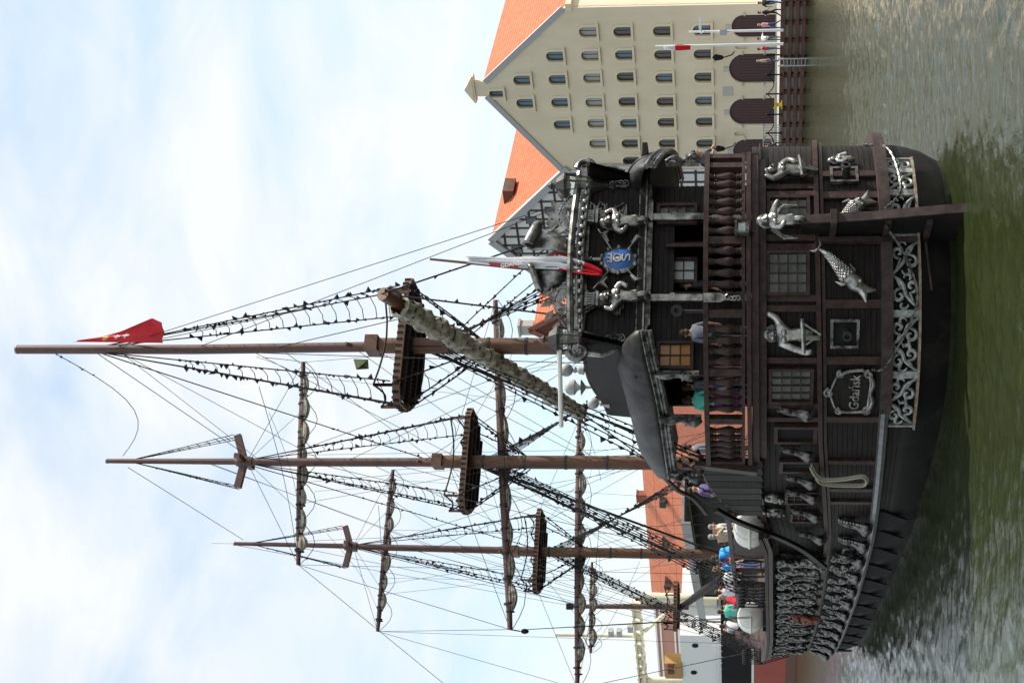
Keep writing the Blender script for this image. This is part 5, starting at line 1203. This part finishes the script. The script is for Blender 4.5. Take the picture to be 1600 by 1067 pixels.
# ================================================================== granary with cream gable
FB = hit_z(1213.5, 10, QZ)
def fa_(px, py, off=0):
    p = hit_plane(px, py, FB+QN*off, QN)-FB; return p.dot(QD), p.z
FX = frame(FB, QD, (0, 0, 1), QN)          # x along the bank to the left, y up, z to the river (left-handed for the viewer, so mirrored faces are rebuilt by bmesh)
FXr = frame(FB, -QD, (0, 0, 1), QN)        # x to the viewer's right
gran = empty('granary', FB); tag(gran, 'cream plastered granary with tall gable, arched windows and orange tiled roof', 'building')
GI = Matrix.Translation(-FB)
def A2(px, py, off=0): a, z = fa_(px, py, off); return (-a, z)
W1 = fa_(1100, 263)[0]; er, el_, pk = A2(882, 13), A2(880, 263), A2(742, 140)
zl = A2(880, 263)[1]
wins = []
rows = [(774.2, [147.3]), (817, [126, 162]), (872, [88.8, 125, 161, 195.6]), (926, [50.6, 87.7, 122.6, 160.8, 193.4, 225]), (978, [50.6, 86.6, 121, 159.7, 193.4, 225, 252]), (1038, [49.5, 86.6, 122.6, 159.7, 192, 225, 252]), (1098.5, [48, 85.5, 121.4, 158.5, 191, 225, 252])]
cols = {}
for ri, (rx, ys) in enumerate(rows):
    zrow = A2(rx, 140)[1]
    for y in ys:
        x = A2(rx, y)[0]; wins.append((x, zrow, 1.0 if ri else .7, 1.5 if ri else 1.25, ri))
doors = [(A2(1180, 41.6)[0], 2.15, 3.75), (A2(1180, 107.5)[0], 2.9, 4.0), (A2(1180, 175)[0], 2.75, 4.0), (A2(1180, 236)[0], 2.5, 3.7)]
smalls = [(A2(1158, 74)[0], A2(1158, 74)[1], .45, 1.0), (A2(1156, 209)[0], A2(1156, 209)[1], .45, 1.0)]
def arch(x, z, w_, h_, seg=.45, n=6):
    r = w_/2; z0, zs = z-h_/2, z+h_/2-r*seg*2*.9; rz = z+h_/2-zs
    return [(x-r, z0), (x+r, z0)]+[(x+r*math.cos(math.pi*i/n), zs+rz*math.sin(math.pi*i/n)) for i in range(n+1)]
outl = [(er[0], 0), (er[0], er[1]), (pk[0]+.75, pk[1]-1.0), (pk[0]+.75, pk[1]), (pk[0]-.75, pk[1]), (pk[0]-.75, pk[1]-1.0), (-W1, zl), (-W1, 0)]
holes = [arch(x, z, w_, h_, .45) for x, z, w_, h_, _ in wins]+[arch(x, h_/2+.05, w_, h_, .5, 10) for x, w_, h_ in doors]+[arch(x, z, w_, h_) for x, z, w_, h_ in smalls]
Lx = GI @ FXr
b = MB(); b.plate(outl, .35, Lx, 0, -.35, holes); b.build('gable_wall', 'plaster', gran, False)
for i, (x, z, w_, h_, ri) in enumerate(wins):
    b = MB(); q = arch(x, z, w_+.44, h_+.44); b.plate(q, .07, Lx, 0, 0, [arch(x, z, w_+.02, h_+.02)]); b.box((x, z-h_/2-.14, .1), (w_+.75, .16, .2), Lx); o = b.build('window', 'trim_plaster', gran, False)
    gm = ['window_dark', 'window_blue', 'window_blue', 'window_pale', 'window_dark', 'window_dark', 'window_dark'][ri]; gm = 'window_blue' if gm == 'window_dark' and random.random() < .25 else gm
    b = MB(); b.plate(arch(x, z, w_, h_), .02, Lx, 0, -.30); b.build('pane', gm, o, False)
    b = MB(); b.plate(arch(x, z, w_, h_), .04, Lx, 0, -.28, [arch(x, z, w_-.14, h_-.14)]); b.box((x, z, -.26), (.05, h_-.1, .04), Lx); b.build('sash', 'window_frame', o, False)
for x, w_, h_ in doors:
    b = MB(); b.plate(arch(x, h_/2+.05, w_, h_, .5, 10), .05, Lx, 0, -.25)
    for k in range(int(w_/.28)): b.box((x-w_/2+.16+.28*k, h_*.4, -.19), (.24, h_*.78, .03), Lx)
    o = b.build('door', 'door_brown', gran, False); b = MB()
    for sx in (-1, 1):
        for z in (h_*.25, h_*.72): b.box((x+sx*(w_/2+.12), z, .06), (.3, .14, .14), Lx)
    b.box((x, h_+.3, .05), (.45, .5, .12), Lx); b.build('hinge', 'lead_grey', o, False)['kind'] = 'stuff'
for x, z, w_, h_ in smalls:
    b = MB(); b.plate(arch(x, z, w_+.2, h_+.2), .05, Lx, 0, 0, [arch(x, z, w_+.02, h_+.02)]); o = b.build('window', 'trim_plaster', gran, False); b = MB(); b.plate(arch(x, z, w_, h_), .02, Lx, 0, -.2); b.build('pane', 'plaster', o, False)
b = MB(); x, z = A2(1137, 143); b.box((x, z, .03), (.9, .9, .06), Lx); b.build('plaque', 'stone', gran, False)
b = MB(); b.plate([(pk[0]-1.35, pk[1]), (pk[0]+1.35, pk[1]), (pk[0]+1.35, pk[1]+.15), (pk[0], pk[1]+.95), (pk[0]-1.35, pk[1]+.15)], .75, Lx, 0, -.6); b.build('gable_cap', 'trim_plaster', gran, False)
b = MB(); b.plate([(pk[0]-.95, pk[1]+.16), (pk[0]+.95, pk[1]+.16), (pk[0], pk[1]+.7)], .05, Lx, 0, .152); b.build('pediment', 'plaster', gran, False)
D1 = 30
def LV(x, z, back): return Lx @ Vector((x, z, -back))
for e, nm in ((er, 'r'), (( -W1, zl), 'l')):
    r0, r1 = LV(pk[0], pk[1]-.55, .36), LV(pk[0], pk[1]-.55, D1); e0, e1 = LV(e[0]+(.4 if nm == 'r' else -.4), e[1]-.5, .36), LV(e[0]+(.4 if nm == 'r' else -.4), e[1]-.5, D1); L_ = (e0-r0).length
    b = MB(); b.quad(r0, e0, e1, r1, 0, [(0, L_), (0, 0), (D1, 0), (D1, L_)]); o = b.build('roof_slope', 'roof_tile', gran, False)
    b = MB(); u0, u1 = LV(pk[0]+(.75 if nm == 'r' else -.75), pk[1]-1.0, -.02), LV(e[0], e[1]+.12, -.02); b.beam(u0, u1, .5, .22, QN); b.build('verge', 'zinc', gran, False)
b = MB(); b.quad(LV(er[0], 0, .2), LV(er[0], 0, D1), LV(er[0], er[1]-.3, D1), LV(er[0], er[1]-.3, .2)); b.build('side_wall', 'plaster', gran, False)
b = MB(); b.quad(LV(-W1, 0, .2), LV(-W1, 0, D1), LV(-W1, zl, D1), LV(-W1, zl, .2)); b.build('side_wall', 'plaster', gran, False)
b = MB(); b.box((er[0]+.15, er[1]-.35, -.1), (.7, .5, .7), Lx); b.build('kneeler', 'trim_plaster', gran, False)
for px, py in ((1122, 82), (1125, 224)):
    x, z = A2(px, py); b = MB(); b.tube([(x, z-1.4, 0), (x, z-1.2, .5), (x, z-.5, .9)], .05, 6, 0, Lx); b.lathe([(.02, .5), (.3, .25), (.34, .2), (.2, -.4), (.05, -.5)], 6, Lx @ Matrix.Translation((x, z, .9)) @ Matrix.Rotation(-math.pi/2, 4, 'X')); b.build('wall_lantern', 'ship_black', gran, False)
b = MB(); b.tube([LV(-W1+.5, zl-1, -.12), LV(-W1+.5, .2, -.12)], .12, 8); b.build('downpipe', 'zinc', gran)

# ---- half-timbered granary
h2 = empty('half_timbered_granary', FB); tag(h2, 'pale granary with black timber grid and steep orange roof behind the stern', 'building')
xr = A2(886, 263)[0]-.3; xl = xr-(-(A2(886, 263)[0]-A2(775, 372)[0]))*-2 if False else xr-2*abs(A2(886, 263)[0]-A2(775, 372)[0]); zp = A2(768, 372)[1]; ze = A2(886, 263)[1]; xm = (xr+xl)/2
b = MB(); b.plate([(xr, 0), (xr, ze), (xm, zp), (xl, ze), (xl, 0)], .3, Lx, 0, -.4); b.build('gable_wall', 'panel_pale', h2, False)
def zroof(x): return ze+(zp-ze)*(1-abs(x-xm)/(xr-xm))
tb = None
x = xl+.1; k = 0
while x < xr:
    zt = zroof(x)-.3; b = MB(); b.box((x, zt/2, -.08), (.2, zt, .06), Lx); b.build('post', 'timber_black', h2, False); x += 1.05
z = .5
while z < zp-.8:
    hw = xr-xm if z < ze else (xr-xm)*(zp-z)/(zp-ze); b = MB(); b.box((xm, z, -.085), (2*hw-.3, .22, .055), Lx); b.build('rail', 'timber_black', h2, False); z += 1.35
for (px, py) in ((808, 392), (830, 345), (860, 330), (832, 385), (950, 290), (985, 288)):
    xx, zz = A2(px, py); b = MB(); b.box((xx, zz, -.07), (.85, 1.1, .05), Lx); o = b.build('window', 'timber_black', h2, False); b = MB(); b.box((xx, zz, -.04), (.68, .94, .03), Lx); b.build('pane', 'window_dark', o, False)
for e in (xr, xl):
    sg = 1 if e == xr else -1; r0, r1 = LV(xm, zp+.1, .35), LV(xm, zp+.1, 26); e0, e1 = LV(e+sg*.3, ze-.15, .35), LV(e+sg*.3, ze-.15, 26); L_ = (e0-r0).length
    b = MB(); b.quad(r0, e0, e1, r1, 0, [(0, L_), (0, 0), (26, 0), (26, L_)]); b.build('roof_slope', 'roof_tile', h2, False)
    b = MB(); b.beam(LV(xm, zp+.12, 0), LV(e+sg*.3, ze-.1, 0), .7, .5, QN); b.build('verge', 'zinc', h2, False)
b = MB(); q0 = LV(xm, zp+.1, 5); b.box((xm+1.6, zp-1.2, -6), (1.6, 1.1, 2.2), Lx); b.build('dormer', 'quay_wood', h2, False)
b = MB(); b.quad(LV(xr, 0, .3), LV(xr, 0, 26), LV(xr, ze, 26), LV(xr, ze, .3)); b.build('side_wall', 'panel_pale', h2, False)

# ---- brick granary with steep gable, further along
def simple_gable(name, pxk, pyk, wd, zeave, back, wall, roof, label, depth=25):
    FO = FB-QN*back; p = hit_plane(pxk, pyk, FO, QN); root = empty(name, Vector((p.x, p.y, QZ))); tag(root, label, 'building'); Y = frame((0, 0, 0), -QD, (0, 0, 1), QN); zk = p.z-QZ
    b = MB(); b.plate([(-wd/2, 0), (wd/2, 0), (wd/2, zeave), (0, zk), (-wd/2, zeave)], .4, Y, 0, -.4)
    w_ = b.build('gable_wall', wall, root, False)
    for sg in (1, -1):
        r0, r1, e0, e1 = [Y @ Vector(q) for q in ((0, zk-.3, -.4), (0, zk-.3, -depth), (sg*(wd/2+.2), zeave-.3, -.4), (sg*(wd/2+.2), zeave-.3, -depth))]; L_ = (e0-r0).length
        b = MB(); b.quad(r0, e0, e1, r1, 0, [(0, L_), (0, 0), (depth, 0), (depth, L_)]); b.build('roof_slope', roof, root, False)
        b = MB(); b.beam(Y @ Vector((0, zk+.1, 0)), Y @ Vector((sg*(wd/2+.1), zeave+.1, 0)), .6, .3, QN); b.build('verge', 'brick', root, False)
        b = MB(); b.quad(*[Y @ Vector(q) for q in ((sg*wd/2, 0, -.1), (sg*wd/2, 0, -depth), (sg*wd/2, zeave-.2, -depth), (sg*wd/2, zeave-.2, -.1))]); b.build('side_wall', wall, root, False)
    b = MB(); b.box((0, zk+.3, -.3), (1.3, 1.4, .9), Y); b.box((0, zk+1.1, -.3), (1.6, .25, 1.2), Y); b.build('finial_block', 'stone', root, False)
    for zz in range(4):
        for k in range(-2, 3):
            if abs(k*2.0) < wd/2*(zk-zz*3.2-4)/(zk-zeave)-.8 or zz*3.2+4 < zeave:
                b = MB(); b.plate(arch(k*2.0, zz*3.2+4, .9, 1.4), .06, Y, 0, .0); o = b.build('window', 'window_frame', root, False); b = MB(); b.plate(arch(k*2.0, zz*3.2+4, .7, 1.2), .03, Y, 0, .065); b.build('pane', 'window_dark', o, False)
    return root
simple_gable('brick_granary', 828, 515, 14, 14, 1, 'brick_wall', 'roof_tile', 'red brick granary gable with orange roof behind the poop')
# ---- long low building with red sheet roof
def long_house(name, p_ridge, p_left, eave_px, back, wall, roof, label, width=10, zb=None):
    FO = FB-QN*back; a, c = hit_plane(*p_ridge, FO, QN), hit_plane(*p_left, FO, QN); e = hit_plane(eave_px, p_left[1], FO+QN*width/2, QN); zr_, ze_ = c.z, e.z
    a.z = c.z = 0; root = empty(name, Vector((a.x, a.y, QZ))); tag(root, label, 'building'); L_ = (c-a).length; Y = frame((0, 0, 0), QD, (0, 0, 1), QN)
    zr_ -= QZ; ze_ -= QZ; S_ = math.hypot(width/2, zr_-ze_)
    for sg in (1, -1):
        b = MB(); b.quad(Y @ Vector((0, zr_, 0)), Y @ Vector((0, ze_-.1, sg*(width/2+.3))), Y @ Vector((L_, ze_-.1, sg*(width/2+.3))), Y @ Vector((L_, zr_, 0)), 0, [(0, S_), (0, 0), (L_, 0), (L_, S_)]); b.build('roof_slope', roof, root, False)
    b = MB(); b.plate([(-width/2, 0), (width/2, 0), (width/2, ze_), (0, zr_), (-width/2, ze_)], .3, frame((0, 0, 0), QN, (0, 0, 1), QD), 0, 0); b.build('end_wall', wall, root, False)
    b = MB(); b.quad(*[Y @ Vector(q) for q in ((0, 0, width/2), (L_, 0, width/2), (L_, ze_, width/2), (0, ze_, width/2))]); b.build('front_wall', wall, root, False)
    for k in range(int(L_/3)):
        b = MB(); b.box((1.5+3*k, ze_-1.6, width/2+.03), (1.0, 1.4, .06), Y); o = b.build('window', 'window_frame', root, False); b = MB(); b.box((1.5+3*k, ze_-1.6, width/2+.07), (.8, 1.2, .03), Y); b.build('pane', 'window_dark', o, False)
        if k % 3 == 1: b = MB(); b.box((1.5+3*k, (zr_+ze_)/2+.5, width/4), (1.2, .9, 1.6), Y); b.build('skylight', 'lead_roof', root, False)
    b = MB(); b.box((L_*.42, zr_+.3, 0), (1.6, 1.2, .9), Y); b.box((L_*.42, zr_+1.0, 0), (1.8, .2, 1.1), Y); b.build('chimney', 'brick', root, False)
    return root
long_house('long_warehouse', (1019, 640), (1019, 938), 1085, 22, 'brick', 'roof_tile_old', 'long low warehouse with dull red ribbed roof behind the masts', 16)
# ---- pink building at far left
FO = FB-QN*40; a = hit_plane(1022, 948, FO, QN); root = empty('pink_building', Vector((a.x, a.y, QZ))); tag(root, 'long pink building with white cornices behind the museum ship', 'building'); Y = frame((0, 0, 0), QD, (0, 0, 1), QN); zt = a.z-QZ
b = MB(); b.box((30, zt/2, -4), (60, zt, 8), Y); b.build('wall', 'pink_wall', root, False)
for z in (zt-.1, zt-.9, zt-3.4, zt-4.1): b = MB(); b.box((30, z, .1), (60.3, .3, .5), Y); b.build('cornice', 'white_paint', root, False)
for k in range(14): b = MB(); b.box((2+4*k, zt-6, .05), (1.4, 2, .12), Y); o = b.build('window', 'white_paint', root, False); b = MB(); b.box((2+4*k, zt-6, .12), (1.1, 1.7, .04), Y); b.build('pane', 'window_dark', o, False)

# ================================================================== museum steamer moored along the bank
SB = hit_z(1243, 1030, 0); SY = frame(SB, QD, (0, 0, 1), QN)
stm = empty('museum_steamer', SB); tag(stm, 'black and red hulled steamer with white superstructure moored at far left', 'ship'); S0 = Matrix.Translation(-SB)
def sp(px, py, off=0): p = hit_plane(px, py, SB+QN*off, QN)-SB; return p.dot(QD), p.z
k0 = sp(1200, 960)[0]; kr = k0; zr1 = sp(1178, 1040)[1]; zb1 = sp(1127, 1040)[1]
plan_ = [(kr-4, -6), (kr-1, -2.2), (kr+4, -.5), (kr+10, 0), (kr+75, 0), (kr+75, -12), (kr+10, -12), (kr+4, -11.5), (kr-1, -9.8)]
def prism(z0, z1, nm, mm, grow=0):
    b = MB(); n = len(plan_); Y = S0 @ SY
    for z in (z0, z1):
        for x, y in plan_: b.v.append(Y @ Vector((x, z, y+grow)))
    b.f = [[i, (i+1) % n, n+(i+1) % n, n+i] for i in range(n)]+[list(range(n, 2*n))]; b.m = [0]*(n+1); return b.build(nm, mm, stm, False)
prism(-.5, .9, 'boot_topping', 'ship_brown', .01); prism(.9, zr1, 'lower_hull', 'ship_red'); prism(zr1, zr1+.22, 'water_stripe', 'white_paint', .02); prism(zr1+.22, zb1, 'upper_hull', 'ship_black')
YS = S0 @ SY
def sbox(nm, x0, y0, x1, y1, mm, off=-1.5, dp=6):       # block spanning photo pixels on a plane inboard of the ship's side
    a, c = sp(x0, y0, off), sp(x1, y1, off); b = MB(); b.box(((a[0]+c[0])/2, (a[1]+c[1])/2, off-dp/2), (abs(c[0]-a[0]), abs(c[1]-a[1]), dp), YS); return b.build(nm, mm, stm, False)
sbox('superstructure', 1062, 992, 1130, 1085, 'ship_white', -1.2, 8); sbox('wheelhouse', 1038, 1036, 1066, 1060, 'teak', -1.0, 1.2)
for y in (1040, 1050): 
    o = sbox('window', 1043, y-3, 1053, y+3, 'window_frame', -.9, .1); 
for px, py in ((1086, 1009), (1084, 1051)):
    a = sp(px, py, -1.1); b = MB(); b.lathe([(.3, 0), (.3, .08), (.2, .1)], 14, YS @ Matrix.Translation((a[0], a[1], -1.2))); b.build('porthole', 'ship_black', stm)
b = MB()
for k in range(12):
    a = sp(1122, 990+9*k, -.1); b.tube([(a[0], a[1]-.4, -.1), (a[0], a[1]+.5, -.1)], .03, 4, 0, YS)
for dx in (1118, 1123): a, c = sp(dx, 988, -.1), sp(dx, 1095, -.1); b.tube([(a[0], a[1], -.1), (c[0], c[1], -.1)], .03, 4, 0, YS)
b.build('deck_rail', 'ship_white', stm)
def beam_px(nm, p, q, r, mm, off=-5):
    a, c = sp(*p, off), sp(*q, off); b = MB(); b.tube([(a[0], a[1], off), (c[0], c[1], off)], r, 10, 0, YS); return b.build(nm, mm, stm)
beam_px('king_post', (1002, 1062), (1130, 1064), .38, 'cream_steel'); beam_px('king_post', (1002, 934), (1120, 938), .6, 'cream_steel'); beam_px('mast', (868, 991), (1000, 993), .2, 'cream_steel'); beam_px('derrick', (1008, 985), (1040, 958), .2, 'cream_steel'); beam_px('derrick', (1080, 985), (1130, 1040), .12, 'cream_steel', -2)
a, c = sp(988, 938, -5), sp(1010, 1066, -5); hz_ = a[1]-c[1]; Lg = c[0]-a[0]
b = MB(); hol = [[(a[0]+Lg*(k+.5)/7+.55*math.cos(t), (a[1]+c[1])/2+.55*math.sin(t)) for t in [i*math.pi/6 for i in range(12)]] for k in range(7)]
b.plate([(a[0], c[1]), (c[0], c[1]+.4), (c[0], a[1]), (a[0], a[1])], .5, YS, 0, -5.2, hol); b.build('gantry', 'cream_steel', stm, False)
for z in (a[1], c[1]): b = MB(); b.box(((a[0]+c[0])/2, z, -4.95), (Lg, .16, .9), YS); b.build('gantry_flange', 'cream_steel', stm, False)
for px, py in ((955, 985), (968, 985), (985, 978)):
    q = sp(px, py, -5); b = MB(); b.box((q[0], q[1], -4.8), (.9, .5, .5), YS); b.build('flood_light', 'lead_grey', stm, False)
